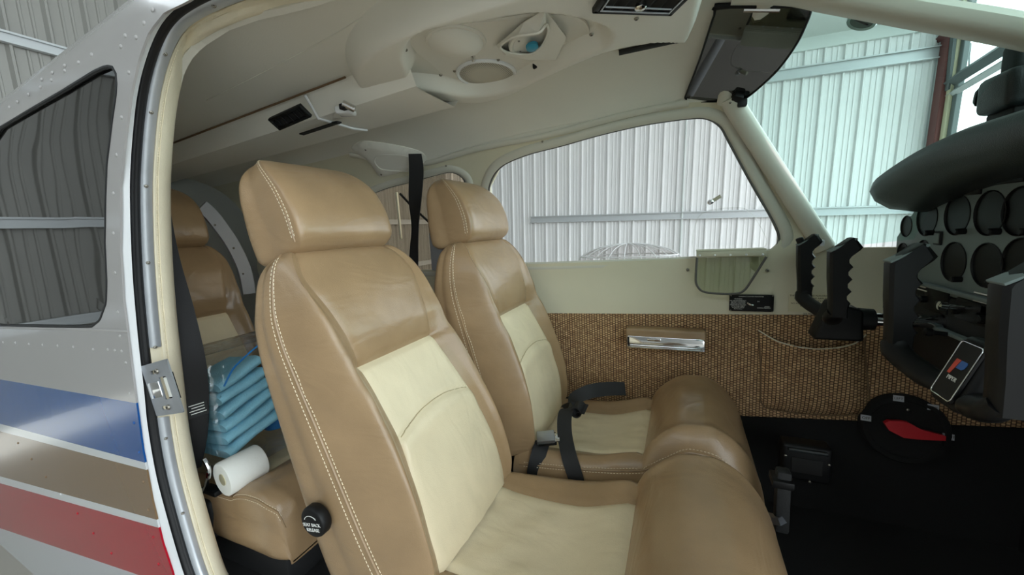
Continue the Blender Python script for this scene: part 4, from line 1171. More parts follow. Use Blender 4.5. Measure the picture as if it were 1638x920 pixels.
V, F = rbox((-1.34, YR, -0.06), (0.52, 0.40, 0.12), 0.01); mk('seat_box', V, F, 'black_matte', seat_r)

# seat back release knob on the near seat
kc = Vector(onY(498, 838, 0.484)); n = Vector((0.0, -1, 0.0))
kn = mk('release_knob', *lathe(kc, n, [(0.010, -0.06), (0.010, -0.024), (0.031, -0.024), (0.034, -0.020), (0.034, -0.006), (0.032, -0.002), (0.029, 0.0), (0, 0.0)], 40), 'black_plastic', seat_n)
kn['label'] = 'round black seat back release knob with white lettering'
f0 = kc + n * 0.0006
xd = Vector((1, 0, 0.20)).normalized(); yd = Vector((-0.20, 0, 1)).normalized()
text_mesh('SEAT BACK', 0.0105, f0 - yd * 0.003, xd, yd, 'white_print', 'lettering', kn)
text_mesh('RELEASE', 0.0105, f0 - yd * 0.0145, xd, yd, 'white_print', 'lettering', kn)
P = [f0 + xd * (0.018 * math.cos(a)) + yd * (0.006 + 0.011 * math.sin(a)) for a in [math.radians(165 - 9 * k) for k in range(16)]]
V, F = tube(P, 0.0007, 5, N=n); mk('arrow', V, F, 'white_print', kn)
e = P[-1]; t = (P[-1] - P[-2]).normalized(); s_ = n.cross(t)
mk('arrow_head', [e + t * 0.004, e + s_ * 0.0028, e - s_ * 0.0028], [(0, 1, 2)], 'white_print', kn, smooth=False)
# ================================================================ overhead console (moulded fairing on the headliner)
def cz(px, py, z): p = onZ(px, py, z); return (p[0], p[1])
RIM = 1.345
OUT_FAR = [(1112, 62), (1040, 72), (980, 83), (922, 105), (873, 127), (824, 151), (788, 162), (751, 166), (690, 160), (653, 156), (629, 164), (604, 171), (592, 168)]
out_far = [cz(px, py, RIM + 0.008) for px, py in OUT_FAR]
xe = out_far[-1]
outer = out_far + [(-0.90, 1.00), (-0.86, 0.90), (-0.78, 0.80), (-0.66, 0.74), (-0.5, 0.71), (-0.25, 0.71), (0.03, 0.72)]
outer = [(0.03, out_far[0][1])] + outer[1:]
INN = [(641, 139), (653, 140), (690, 144), (751, 154), (800, 149), (836, 138), (897, 107), (940, 88), (975, 72), (975, 40), (870, 16), (760, 31), (690, 42), (657, 56), (643, 74), (640, 92), (648, 118)]
inner = [cz(px, py, RIM + 0.004) for px, py in INN]
nxg, nyg = 150, 100
gx = np.linspace(-1.02, 0.07, nxg); gy = np.linspace(0.66, 1.32, nyg)
GG = np.array([(x, y) for x in gx for y in gy])
def dist_np(P, poly):
    P = np.asarray(P); q = np.asarray(poly); best = np.full(len(P), 1e9)
    for a, b in zip(q, np.roll(q, -1, 0)):
        d = b - a; t = np.clip(((P - a) @ d) / max(1e-12, d @ d), 0, 1); best = np.minimum(best, ((P - a - t[:, None] * d) ** 2).sum(1))
    return np.sqrt(best)
def sdf(P, poly): return np.where(inside_np(P, poly), -1, 1) * dist_np(P, poly)
souter = catmull([np.array(q) for q in outer], 4, True); sinner = catmull([np.array(q) for q in inner], 4, True)
d_o = sdf(GG, souter); d_i = sdf(GG, sinner)
def sstep(a, b, x): t = np.clip((x - a) / (b - a), 0, 1); return t * t * (3 - 2 * t)
zc_ = np.array([S(x, sinv((x, y, 1.42))[1])[2] if False else Z0 + (sh(x) + hb(y)) * max(0.0, 1 - (abs(y - YC) / 0.53) ** (3 if y > YC else NK)) ** (1 / (3 if y > YC else NK)) for x, y in GG])
drop = np.minimum(RIM, zc_ - 0.03)
body = drop + (zc_ + 0.02 - drop) * sstep(-0.028, 0.012, d_o)                # rounded outer wall up to the headliner
body = body + 0.046 * (1 - sstep(-0.036, -0.001, d_i))                        # dished recess
zz = np.minimum(body, zc_ + 0.012)
keep = d_o < 0.016
idx = -np.ones(len(GG), int); V = []; F = []
for i in range(nxg - 1):
    for j in range(nyg - 1):
        q = [i * nyg + j, (i + 1) * nyg + j, (i + 1) * nyg + j + 1, i * nyg + j + 1]
        if all(keep[k] for k in q):
            for k in q:
                if idx[k] < 0: idx[k] = len(V); V.append((GG[k][0], GG[k][1], zz[k]))
            F.append([int(idx[k]) for k in q])
con = thing('overhead_console', 'moulded cream overhead console with speaker, dome and lamp scoop', 'overhead console', (-0.45, 0.98, RIM))
mk('shell', V, orient(V, F, (-0.4, 1.0, 0.0)), 'console_plastic', con, angle=70)
ZF = RIM + 0.043
def disc_ring(pts_px, zf, r0=None): return [Vector((*cz(px, py, zf), zf)) for px, py in pts_px]
def ellipse_px(c, a, b, rot=0, n=36):
    ct, st_ = math.cos(rot), math.sin(rot)
    return [(c[0] + a * math.cos(t) * ct - b * math.sin(t) * st_, c[1] + a * math.cos(t) * st_ + b * math.sin(t) * ct) for t in [2 * math.pi * k / n for k in range(n)]]
def cap_from(ring3, h, rim_in=0.9, steps=6, sign=-1):
    c = sum(ring3, Vector()) / len(ring3); n = len(ring3); V = []; F = []
    for s in range(steps + 1):
        a = (math.pi / 2) * s / steps
        k = math.cos(a)
        for p in ring3: V.append(c + (p - c) * k + Vector((0, 0, sign * h * math.sin(a))))
    for s in range(steps):
        for k in range(n): F.append((s * n + k, s * n + (k + 1) % n, (s + 1) * n + (k + 1) % n, (s + 1) * n + k))
    return V, F
# floor plate of the recess, blank dome, round speaker, lamp scoop
plate = disc_ring([(656, 63), (668, 50), (700, 40), (760, 34), (800, 30), (880, 20), (935, 32), (940, 70), (905, 92), (880, 100), (858, 112), (838, 128), (800, 138), (760, 136), (735, 130), (717, 125), (690, 100), (665, 80)], ZF)
pl2 = [(p.x, p.y) for p in catmull([np.array(q) for q in plate], 4, True) and [Vector(q) for q in catmull([np.array(q) for q in plate], 4, True)]]
V2d, F2d = cdt(pl2, [], 0.03, 0.012); V3 = [(x, y, ZF - 0.004) for x, y in V2d]
V, F = slab(V3, orient(V3, F2d, (0, 1, 0)), [Vector((0, 0, -1))] * len(V3), 0.006); mk('recess_plate', V, F, 'console_plastic', con, smooth=False)
R_ = disc_ring(ellipse_px((729, 64), 45, 22, 0.06), ZF - 0.005)
V, F = sweep(R_, ell(0.006, 0.005, 8), (0, 0, -1), closed=True); mk('dome_ring', V, F, 'console_plastic', con)
V, F = cap_from(R_, 0.030); mk('blank_dome', V, F, 'console_plastic', con)
R_ = disc_ring(ellipse_px((778, 117), 46, 20.5, 0.02), ZF - 0.006)
V, F = sweep(R_, ell(0.006, 0.006, 8), (0, 0, -1), closed=True); spk = mk('speaker_ring', V, F, 'white_paint', con)
V, F = cap_from(R_, 0.006, steps=4); mk('speaker_grille', V, F, 'speaker_mesh', con)
# lamp scoop: an angular hood with an oval opening
def zp(px, py, z): return Vector((*cz(px, py, z), z))
hood = [zp(793, 72, ZF - 0.004), zp(801, 62, ZF - 0.030), zp(840, 34, ZF - 0.028), zp(870, 14, ZF - 0.006), zp(878, 14, ZF - 0.004), zp(907, 60, ZF - 0.030), zp(890, 96, ZF - 0.032), zp(845, 96, ZF - 0.026), zp(810, 88, ZF - 0.018)]
apex = zp(862, 60, ZF - 0.006)
oval = disc_ring(ellipse_px((838, 68), 37, 15.5, -0.30, 36), ZF - 0.012)
# outer hood shell lofted from its base footprint to the oval mouth
base = [zp(790, 76, ZF), zp(800, 58, ZF), zp(838, 32, ZF), zp(872, 12, ZF), zp(905, 58, ZF), zp(908, 66, ZF), zp(892, 98, ZF), zp(845, 98, ZF), zp(806, 90, ZF)]
lower = [zp(793, 75, ZF - 0.022), zp(803, 61, ZF - 0.030), zp(840, 50, ZF - 0.040), zp(861, 53, ZF - 0.042), zp(875, 14, ZF - 0.010), zp(906, 60, ZF - 0.034), zp(890, 96, ZF - 0.034), zp(846, 96, ZF - 0.034), zp(810, 88, ZF - 0.028)]
def hood_mesh():
    mbh = MB(); n = len(base)
    A = [zp(793, 74, ZF), zp(838, 33, ZF), zp(874, 13, ZF), zp(906, 60, ZF), zp(891, 97, ZF), zp(845, 97, ZF), zp(806, 89, ZF)]
    B = [zp(797, 70, ZF - 0.020), zp(838, 36, ZF - 0.016), zp(872, 15, ZF - 0.012), zp(906, 60, ZF - 0.026), zp(889, 96, ZF - 0.030), zp(845, 96, ZF - 0.026), zp(810, 88, ZF - 0.022)]
    m = len(A)
    mbh.add(A + B, [(k, (k + 1) % m, m + (k + 1) % m, m + k) for k in range(m)])
    # top shelf with sloped roof panel and an oval mouth
    e0, e1 = zp(862, 54, ZF - 0.044), zp(801, 64, ZF - 0.030)
    ov = [zp(801, 76, ZF - 0.024), zp(806, 68, ZF - 0.026), zp(828, 58, ZF - 0.036), zp(861, 53, ZF - 0.044), zp(873, 40, ZF - 0.028), zp(876, 52, ZF - 0.020), zp(868, 72, ZF - 0.024), zp(850, 86, ZF - 0.026), zp(825, 86, ZF - 0.024), zp(808, 82, ZF - 0.022)]
    VV = B + ov
    b = m
    FF = [(0, b + 0, b + 1), (0, b + 1, 1), (1, b + 1, b + 2, b + 3), (1, b + 3, 2), (2, b + 3, b + 4), (2, b + 4, b + 5), (2, b + 5, 3), (3, b + 5, b + 6), (3, b + 6, 4), (4, b + 6, b + 7), (4, b + 7, 5), (5, b + 7, b + 8), (5, b + 8, 6), (6, b + 8, b + 9), (6, b + 9, 0), (0, b + 9, b + 0)]
    mbh.add(VV, FF)
    return mbh, ov
mbh, ov = hood_mesh()
sc_ = mbh.obj('lamp_scoop', 'console_plastic', con, smooth=False)
V, F = sweep([p.lerp(sum(ov, Vector()) / len(ov), -0.02) for p in [Vector(q) for q in catmull([np.array(o) for o in ov], 4, True)]], ell(0.0035, 0.003, 8), (0, 0, -1), closed=True); mk('scoop_lip', V, F, 'console_plastic', sc_)
lc = zp(846, 68, ZF - 0.006)
V, F = lathe(lc, (0.2, -0.15, -1), [(0.052, 0), (0.050, 0.006), (0.044, 0.008), (0.040, 0.004), (0, 0.002)], 28); mk('lamp_bezel', V, F, 'console_plastic', sc_)
V, F = lathe(lc + Vector((0.010, -0.006, -0.012)), (0.2, -0.15, -1), [(0.016, 0), (0.015, 0.006), (0.008, 0.009), (0, 0.010)], 20); mk('lamp_lens', V, F, 'lens_blue', sc_)
for px, py in [(830, 66), (832, 82), (866, 49)]: put(SCREW, 'screw', zp(px, py, ZF - 0.016), (0, 0, -1), sc_, 0.6)
for px, py in [(649, 80), (705, 120), (946, 55), (1018, 30)]: put(SCREW, 'screw', zp(px, py, RIM + (0.018 if px < 720 else -0.001)), (0, 0, -1), con, 1.15)
for px, py in [(753, 89), (727, 114), (797, 96), (827, 125), (762, 141)]: put(SCREW, 'screw', zp(px, py, ZF - 0.0055), (0, 0, -1), con, 1.0)
V, F = lathe(zp(757, 90, ZF - 0.004), (0, 0, -1), [(0.006, 0), (0.005, 0.012), (0, 0.013)], 10); mk('switch', V, F, 'chrome', con)
V, F = rbox(zp(862, 105, ZF - 0.01), (0.03, 0.03, 0.02), 0.004); mk('wire_clip', V, F, 'black_plastic', con)
# louvre vent at the console front
def vent_from(quad, z, name, label, nsl, parent_cat='vent', thick=0.008, m='black_plastic', slat='black_plastic', frame_w=0.012):
    Q = quad if not isinstance(quad[0], tuple) else [zp(px, py, z) for px, py in quad]
    c = sum(Q, Vector()) / 4; t = thing(name, label, 'vent', c + Vector((0, 0, 0.01)))
    x = ((Q[1] - Q[0]) + (Q[2] - Q[3])).normalized(); L = ((Q[1] - Q[0]).length + (Q[2] - Q[3]).length) / 2
    y = (Q[3] - Q[0]) + (Q[2] - Q[1]); y = (y - x * y.dot(x)).normalized(); Wd = ((Q[3] - Q[0]).length + (Q[2] - Q[1]).length) / 2
    zn = x.cross(y); zn = zn if zn.z < 0 else -zn
    V, F = rbox(c, (L * 0.96, Wd * 0.96, 0.006), 0, axes=(x, y, zn)); mk('backing', V, F, 'dark_slot', t, smooth=False)
    mbv = MB()
    for s in (-1, 1):
        V, F = rbox(c + y * s * (Wd / 2 - frame_w / 2) + zn * 0.004, (L, frame_w, 0.012), 0.003, axes=(x, y, zn)); mbv.add(V, F)
        V, F = rbox(c + x * s * (L / 2 - frame_w / 2) + zn * 0.004, (frame_w, Wd, 0.012), 0.003, axes=(x, y, zn)); mbv.add(V, F)
    mbv.obj('frame', m, t)
    for k in range(nsl):
        u = (k + 0.5) / nsl - 0.5
        a = 0.5
        xs_ = x * math.cos(a) + zn * math.sin(a); zs_ = zn * math.cos(a) - x * math.sin(a)
        V, F = rbox(c + x * (u * (L - 2 * frame_w)) + zn * 0.005, (L / nsl * 0.62, Wd - 2 * frame_w, 0.002), 0.0005, 1, axes=(xs_, y, zs_)); mk('slat', V, F, slat, t)
    return t, c, x, y, L, Wd
tv, c, x, y, L, Wd = vent_from([(955, -34), (1110, -26), (1083, 17), (966, 13)], RIM - 0.006, 'louvre_vent', 'black louvre air vent on the front of the overhead console', 6)
V, F = lathe(c + y * 0.012 + Vector((0, 0, -0.006)), (0, 0, -1), [(0.011, 0), (0.011, 0.008), (0.008, 0.011), (0, 0.012)], 16); mk('thumb_wheel', V, F, 'chrome', tv)
mbv = MB()
for (u, w, l1, l2) in ((0, Wd / 2 - 0.014, L * 0.86, 0.0022), (0, Wd / 2 - 0.028, L * 0.80, 0.0022), (L * 0.42, 0, 0.0022, Wd * 0.7), (-L * 0.42, 0, 0.0022, Wd * 0.7)):
    V, F = rbox(c + x * u + y * w + Vector((0, 0, -0.011)), (l1, l2, 0.002), 0, axes=(x, y, Vector((0, 0, -1)))); mbv.add(V, F)
mbv.obj('bright_outline', 'aluminium', tv, smooth=False)
# duct running aft from the console
def duct():
    V = []; F = []; n = 0
    xs = list(np.linspace(-0.66, -2.30, 26))
    for x in xs:
        k = (x + 0.80) / -1.5
        zc = Z0 + sh(x) ; zd = zc - 0.060 + 0.012 * k; yc = 1.02
        w = 0.125 - 0.02 * k
        V += [(x, yc - w - 0.012, zc + 0.02), (x, yc - w, zc - 0.006), (x, yc - w + 0.03, zd), (x, yc - w + 0.05, zd - 0.004), (x, yc + w - 0.03, zd - 0.004), (x, yc + w - 0.005, zd + 0.02), (x, yc + w + 0.01, zc + 0.0), (x, yc + w + 0.012, zc + 0.02)]
    m = 8
    for i in range(len(xs) - 1):
        for j in range(m): F.append((i * m + j, i * m + (j + 1) % m, (i + 1) * m + (j + 1) % m, (i + 1) * m + j))
    return V, F
V, F = duct()
dct = tag(mk('ceiling_duct', V, F, 'console_plastic', angle=25), 'long cream air duct running aft along the headliner', 'duct')
V, F = sweep([(x, YC - 0.146 + 0.02 * ((x + 0.8) / -1.5), Z0 + sh(x) - 0.003) for x in np.linspace(-0.86, -2.3, 12)], ell(0.003, 0.003, 6), (0, 0, -1)); mk('edge_gap', V, F, 'groove', dct)
xj = cz(492, 160, 1.345)[0]
P = [(xj, YC - 0.137, Z0 + sh(xj) - 0.006), (xj - 0.002, YC - 0.097, Z0 + sh(xj) - 0.063), (xj + 0.01, YC + 0.03, Z0 + sh(xj) - 0.068), (xj + 0.03, YC + 0.075, Z0 + sh(xj) - 0.068)]
V, F = tube(P, 0.004, 6, N=(1, 0, 0)); mk('joint_bead', V, F, 'white_paint', dct)
ZD = Z0 + sh(-1.2) - 0.068
def onplane(px, py, p0, n):
    d = Vector(ray(px, py)); c0 = Vector(CAM); return c0 + d * ((Vector(p0) - c0).dot(n) / d.dot(n))
vp0 = zp(465, 187, ZD + 0.004); vn = Vector((0.05, -0.62, -0.78)).normalized()
tv2, *_ = vent_from([onplane(px, py, vp0, vn) for px, py in ((429, 188), (480, 167), (501, 183), (450, 207))], ZD, 'louvre_vent', 'black louvre air vent on the aft ceiling duct', 5, frame_w=0.009)
# black hanging-strap slots
def slot(p0, p1, off, name, label, w=0.012):
    a, b = Vector(S(*sinv(shp(*p0)), off)), Vector(S(*sinv(shp(*p1)), off)); n = -SN(*sinv(a))
    V, F = sweep([a, a.lerp(b, 0.5), b], [(-w, 0), (-w, 0.004), (-w * 0.7, 0.006), (w * 0.7, 0.006), (w, 0.004), (w, 0)], n)
    o = tag(mk(name, V, F, 'black_matte'), label, 'slot'); 
    V, F = rbox(b - (b - a).normalized() * 0.012 + n * 0.004, (0.022, w * 1.5, 0.008), 0.002, axes=((b - a).normalized(), n.cross((b - a).normalized()), n)); mk('end_clip', V, F, 'screw_metal', o)
    return o
a_, b_ = zp(482, 214, ZD - 0.006), zp(543, 194, ZD + 0.004)
V, F = sweep([a_, a_.lerp(b_, 0.5), b_], [(-0.008, 0), (-0.008, 0.004), (0.008, 0.004), (0.008, 0)], (0, 0, -1))
sl_ = tag(mk('trim_slot', V, F, 'black_matte', smooth=False), 'thin black slot in the headliner beside the aft duct vent', 'slot')
V, F = rbox(b_ + Vector((-0.012, -0.004, -0.004)), (0.024, 0.014, 0.008), 0.002); mk('end_clip', V, F, 'black_plastic', sl_)
slot((990, 80), (1095, 57), -0.006, 'trim_slot', 'thin black slot in the headliner beside the sun visor', 0.011)
# small white latch with chrome barrel behind the console
lt = thing('ceiling_latch', 'small white latch with chrome barrel behind the overhead console', 'latch', zp(556, 176, 1.31))
q = zp(553, 178, 1.300)
V, F = rbox(q, (0.05, 0.05, 0.022), 0.008, 3, axes=(Vector((0.9, 0.4, 0)).normalized(), Vector((-0.4, 0.9, 0)).normalized(), Vector((0, 0, 1)))); mk('housing', V, F, 'white_paint', lt)
V, F = lathe(zp(560, 171, 1.298), (0.6, 0.5, -0.4), [(0.010, -0.02), (0.010, 0.012), (0.007, 0.014), (0, 0.014)], 14); mk('barrel', V, F, 'chrome', lt)
V, F = rbox(zp(550, 171, 1.300), (0.02, 0.02, 0.016), 0.003); mk('opening', V, F, 'dark_slot', lt)

# ================================================================ shoulder belt bracket on the far side
BR = [(563, 236), (572, 228), (584, 225), (612, 228), (668, 240), (681, 250), (681, 262), (674, 268), (652, 272), (614, 282), (604, 277), (590, 258), (574, 246)]
bu = [sinv(shp(*p)) for p in BR]
sm = catmull([np.array(q) for q in bu], 4, True)
V2d, F2d = cdt(sm, [], 0.03, 0.012); bc_ = [(q[0], q[1]) for q in sm]
V3 = []
for xx, vv in V2d:
    dd = seg_dist((xx, vv), bc_); V3.append(Vector(S(xx, vv, -0.004 - 0.014 * min(1, dd / 0.02))))
br_ = thing('belt_bracket', 'cream shoulder belt bracket screwed to the headliner', 'bracket', S(*bu[3], -0.01))
V, F = slab(V3, orient(V3, F2d, (-0.3, 1.0, 0.6)), [-SN(xx, vv) for xx, vv in V2d], 0.01); mk('plate', V, F, 'console_plastic', br_, angle=60)
inn = [sinv(shp(*p)) for p in [(602, 250), (612, 243), (656, 246), (660, 268), (618, 267), (606, 260)]]
P = [Vector(S(q[0], q[1], -0.019)) for q in catmull([np.array(q) for q in inn], 5, True)]
V, F = sweep(P, ell(0.003, 0.0025, 6), -SN(*inn[0]), closed=True); mk('raised_outline', V, F, 'console_plastic', br_)
for px, py in [(587, 234), (613, 275), (675, 251)]: put(SCREW, 'screw', S(*sinv(shp(px, py)), -0.018), -SN(*sinv(shp(px, py))), br_, 1.0)
def ribbon(P, w, name, m, parent=None, side=None, th=0.0018, k=6):
    """flat webbing through points; side: lateral direction per point"""
    Pc = catmull([np.array(p) for p in P], k); 
    if side is not None and isinstance(side[0], (tuple, list, Vector)): sd = catmull([np.array(s) for s in side], k)
    else: sd = [np.array(side)] * len(Pc)
    V = []; F = []
    ws = w if isinstance(w, (list, tuple)) else [w] * len(P)
    wc = catmull([np.array([q]) for q in ws], k)
    for i, p in enumerate(Pc):
        p = Vector(p); t = Vector(Pc[min(i + 1, len(Pc) - 1)]) - Vector(Pc[max(i - 1, 0)]); t.normalize()
        s = Vector(sd[i]); s = (s - t * s.dot(t)).normalized(); n = t.cross(s)
        hw = float(wc[i][0]) / 2
        for a, b in ((-1, -1), (1, -1), (1, 1), (-1, 1)): V.append(p + s * hw * a + n * th * b)
    for i in range(len(Pc) - 1):
        for j in range(4): F.append((i * 4 + j, i * 4 + (j + 1) % 4, (i + 1) * 4 + (j + 1) % 4, (i + 1) * 4 + j))
    F.append((3, 2, 1, 0)); e = (len(Pc) - 1) * 4; F.append((e, e + 1, e + 2, e + 3))
    return mk(name, V, F, m, parent, angle=50)
def yp3(px, py, Y): return Vector(onY(px, py, Y))
top = Vector(shp(664, 248, -0.02))
bl = ribbon([top + Vector((0, 0, 0.005)), yp3(666, 275, 1.40), yp3(664, 320, 1.385), yp3(664, 365, 1.38), yp3(662, 410, 1.375), yp3(662, 470, 1.37)], [0.055, 0.066, 0.066, 0.052, 0.050, 0.050], 'shoulder_belt', 'webbing', None,
            [(1, 0.35, 0.1), (1, 0.2, 0), (1, 0.0, 0), (1, -0.35, 0), (1, -0.1, 0), (1, 0, 0)])
tag(bl, 'black shoulder belt hanging from the ceiling bracket', 'seat belt')
# grey ventilator hung in the far rear window by a black strap
dv = thing('window_ventilator', 'grey box with round fan vent hung in the far rear window', 'ventilator', yp3(703, 432, 1.50))
cD = yp3(703, 402, 1.49); a_, b_ = yp3(689, 373, 1.49), yp3(713, 432, 1.49)
V, F = rbox((a_ + b_) / 2, (abs(b_.x - a_.x) * 1.05, 0.03, abs(a_.z - b_.z)), 0.004); mk('case', V, F, 'device_grey', dv)
fc = yp3(703, 422, 1.474)
for k in range(8):
    a = 2 * math.pi * k / 8; r0, r1 = 0.005, 0.013
    pts = [fc + Vector((r * math.cos(a + s), -0.001, r * math.sin(a + s))) for r, s in ((r0, -0.25), (r1, -0.28), (r1, 0.28), (r0, 0.25))]
    mk('vent_slot', pts + [p + Vector((0, 0.002, 0)) for p in pts], [(3, 2, 1, 0), (4, 5, 6, 7), (0, 1, 5, 4), (1, 2, 6, 5), (2, 3, 7, 6), (3, 0, 4, 7)], 'dark_slot', dv, smooth=False)
V, F = rbox(yp3(713, 391, 1.472), (0.012, 0.004, 0.016), 0.001); mk('label', V, F, 'paper_white', dv)
V, F = tube([yp3(640, 310, 1.47), yp3(657, 328, 1.47), yp3(676, 346, 1.48), yp3(692, 361, 1.485), yp3(692, 374, 1.485)], 0.0055, 8, N=(0, -1, 0)); mk('strap', V, F, 'black_matte', dv)
V, F = rbox(yp3(638, 345, 1.50), (0.010, 0.012, 0.22), 0.003); tag(mk('window_post', V, F, 'side_plastic'), 'thin cream post standing in the far rear window', 'post')

# ================================================================ sun visor
def vz(px, py): return Vector(onY(px, py, 1.10 + 0.33 * (py - 12) / 150))
VO = [(1150, 14), (1143, 22), (1120, 90), (1098, 150), (1097, 160), (1106, 165), (1140, 165), (1172, 163), (1190, 159), (1215, 137), (1247, 104), (1275, 66), (1290, 38), (1297, 20), (1292, 13)]
P = [vz(*p) for p in VO]
c = sum(P, Vector()) / len(P)
A = np.array([[p.x, p.y, p.z] for p in P]) - np.array(c); _, _, vh = np.linalg.svd(A); n = Vector(vh[2]); n = n if n.z < 0 else -n
ex = Vector(vh[0]).normalized(); ey = n.cross(ex)
sm = catmull([np.array([(p - c).dot(ex), (p - c).dot(ey)]) for p in P], 4, True)
V2d, F2d = cdt(sm, [], 0.05, 0.01)
V3 = [c + ex * a + ey * b for a, b in V2d]
vis = thing('sun_visor', 'smoked plastic sun visor folded up against the windshield top', 'sun visor', c)
V, F = slab(V3, orient(V3, F2d, (0, 0.9, 0.5)), [n] * len(V3), 0.003); mk('tinted_sheet', V, F, 'smoked_pane', vis, smooth=False)
V, F = sweep([c + ex * float(q[0]) + ey * float(q[1]) for q in sm], ell(0.0028, 0.0032, 8), n, closed=True); mk('edge', V, F, 'black_plastic', vis)
q0, q1 = vz(1150, 12), vz(1293, 13)
V, F = tube([q0 + Vector((-0.01, -0.004, 0.004)), q1 + Vector((0.02, -0.004, 0.0))], 0.006, 8, N=(0, -1, 0)); mk('pivot_rod', V, F, 'black_plastic', vis)
V, F = tube([q0.lerp(q1, 0.3) + n * 0.006, q0.lerp(q1, 0.7) + n * 0.006], 0.005, 8, N=(0, -1, 0)); mk('rod_sleeve', V, F, 'chrome', vis)
kq = vz(1177, 155)
V, F = rbox(kq + n * 0.006, (0.05, 0.028, 0.02), 0.004, axes=(ex, ey, n)); mk('clamp', V, F, 'black_plastic', vis)
V, F = rbox(kq + n * 0.012 + Vector((0.02, 0.01, -0.008)), (0.026, 0.022, 0.022), 0.004); mk('clamp_knob', V, F, 'black_matte', vis)
put(SCREW, 'screw', kq + n * 0.0165 + Vector((-0.012, 0, 0)), n, vis, 0.9)
# the lower corner lies on a pale inner sheet seen through the tint
# round thermometer through the windshield and its neighbour on the bow
for (px, py, Y, nm, lb) in ((1380, 32, 1.12, 'air_thermometer', 'round dark dial mounted through the windshield top'), (1322, -4, 1.06, 'post_dial', 'dark round dial partly cut off at the top of the centre post')):
    q = Vector(onY(px, py, Y)); ax = (Vector((0.0, 0.5, 0.9)) - q).normalized()
    ax = Vector((-0.45, -0.15, -0.88)).normalized()
    t = thing(nm, lb, 'dial', q)
    V, F = lathe(q, ax, [(0.020, -0.03), (0.026, -0.004), (0.028, 0.002), (0.026, 0.006), (0.022, 0.004)], 24); mk('rim', V, F, 'aluminium', t)
    V, F = lathe(q, ax, [(0.0235, 0.0035), (0.02, 0.0042), (0, 0.0045)], 24); mk('face', V, F, 'hangar_dark', t)
    V, F = rbox(q + ax * 0.005, (0.003, 0.03, 0.001), 0, axes=frame(ax)); mk('needle', V, F, 'dark_slot', t, smooth=False)

# ================================================================ belts
# near door post belt with label
ws_ = [0.045, 0.048, 0.050, 0.050, 0.050, 0.050]
nb = thing('shoulder_belt', 'black shoulder belt with sewn label hanging beside the open door frame', 'seat belt', Vector(onY(322, 760, 0.60)))
yb_ = 0.592
pts = [(250, 330), (264, 410), (288, 500), (308, 580), (314, 640), (313, 700), (306, 752)]
ribbon([Vector(onY(px, py, yb_)) for px, py in pts], [0.055, 0.060, 0.064, 0.060, 0.060, 0.058, 0.050], 'webbing', 'webbing', nb, (0.25, 1, 0.0))
lb0 = Vector(onY(314, 650, yb_)) + Vector((0.006, -0.002, 0)); xd = Vector((0.25, 1, 0)).normalized(); yd = Vector((0.03, 0, 1))
nrm_ = xd.cross(yd)
V, F = rbox(lb0 - Vector((0.002, 0.0, 0)), (0.052, 0.060, 0.002), 0, axes=(xd, Vector((0, 0, 1)), xd.cross(Vector((0, 0, 1))))); mk('sewn_label', V, F, 'floor_mat', nb, smooth=False)
for k in range(6):
    V, F = rbox(lb0 + Vector((0.0, 0.003 * (k % 2), 0.024 - 0.0085 * k)), (0.036 - 0.006 * (k % 3 == 0), 0.0022, 0.0006), 0, axes=(xd, Vector((0, 0, 1)), xd.cross(Vector((0, 0, 1))))); mk('print_line', V, F, 'white_print', nb, smooth=False)
V, F = tube(catmull([Vector(onY(px, py, yb_)) for px, py in [(326, 735), (334, 752), (330, 775), (322, 790)]], 5), 0.006, 8, N=(0, -1, 0)); mk('buckle_loop', V, F, 'chrome', nb)
rt = thing('belt_retractor', 'black belt retractor cover at the foot of the door frame', 'belt retractor', Vector(onY(335, 860, 0.60)))
c = Vector(onY(338, 822, 0.62)); V, F = rbox(c, (0.085, 0.05, 0.13), 0.015, 3); mk('cover', V, F, 'black_matte', rt)
V, F = rbox(Vector(onY(340, 784, 0.61)), (0.075, 0.03, 0.016), 0.003); mk('top_plate', V, F, 'black_plastic', rt)
# lap belt lying on the far seat
lap = thing('lap_belt', 'black lap belt with metal buckle lying coiled on the far seat', 'seat belt', Vector(onY(930, 690, 1.25)))
def yq(px, py, Y): return Vector(onY(px, py, Y))
ribbon([yq(1000, 622, 1.46), yq(975, 622, 1.43), yq(945, 626, 1.38), yq(918, 638, 1.34), yq(905, 656, 1.31)], [0.05, 0.052, 0.052, 0.05, 0.05], 'webbing_tail', 'webbing', lap, [(-0.3, 0.5, 1), (-0.3, 0.4, 1), (-0.2, 0.6, 0.9), (0.1, 0.8, 0.6), (0.6, 0.7, 0.3)])
ribbon([yq(938, 655, 1.25), yq(920, 652, 1.25), yq(905, 660, 1.21), yq(903, 690, 1.14), yq(909, 725, 1.075), yq(920, 762, 1.042), yq(930, 800, 1.038)], 0.048, 'webbing', 'webbing', lap, [(0.2, 1, 0.3), (0.3, 1, 0.3), (1, 0.4, 0.1), (1, 0.2, 0), (1, 0.1, 0), (1, 0, 0), (1, 0, 0)])
P = [yq(925, 655, 1.245) + Vector((0.017 * math.cos(a), 0, 0.017 * math.sin(a))) for a in [0.5 * k for k in range(12)]]
ribbon(P, 0.05, 'webbing_coil', 'webbing', lap, (0.15, 1, 0.1))
ribbon([yq(868, 708, 1.10), yq(862, 725, 1.07), yq(856, 750, 1.05), yq(850, 790, 1.04)], 0.048, 'buckle_strap', 'webbing', lap, (1, 0.3, 0))
bc = yq(873, 700, 1.10); bx = Vector((1, 0.35, 0.08)).normalized(); by = Vector((-0.3, 0.9, 0.25)); by = (by - bx * by.dot(bx)).normalized()
V, F = rbox(bc, (0.058, 0.046, 0.018), 0.003, axes=(bx, by, bx.cross(by))); mk('buckle', V, F, 'steel_plate', lap)
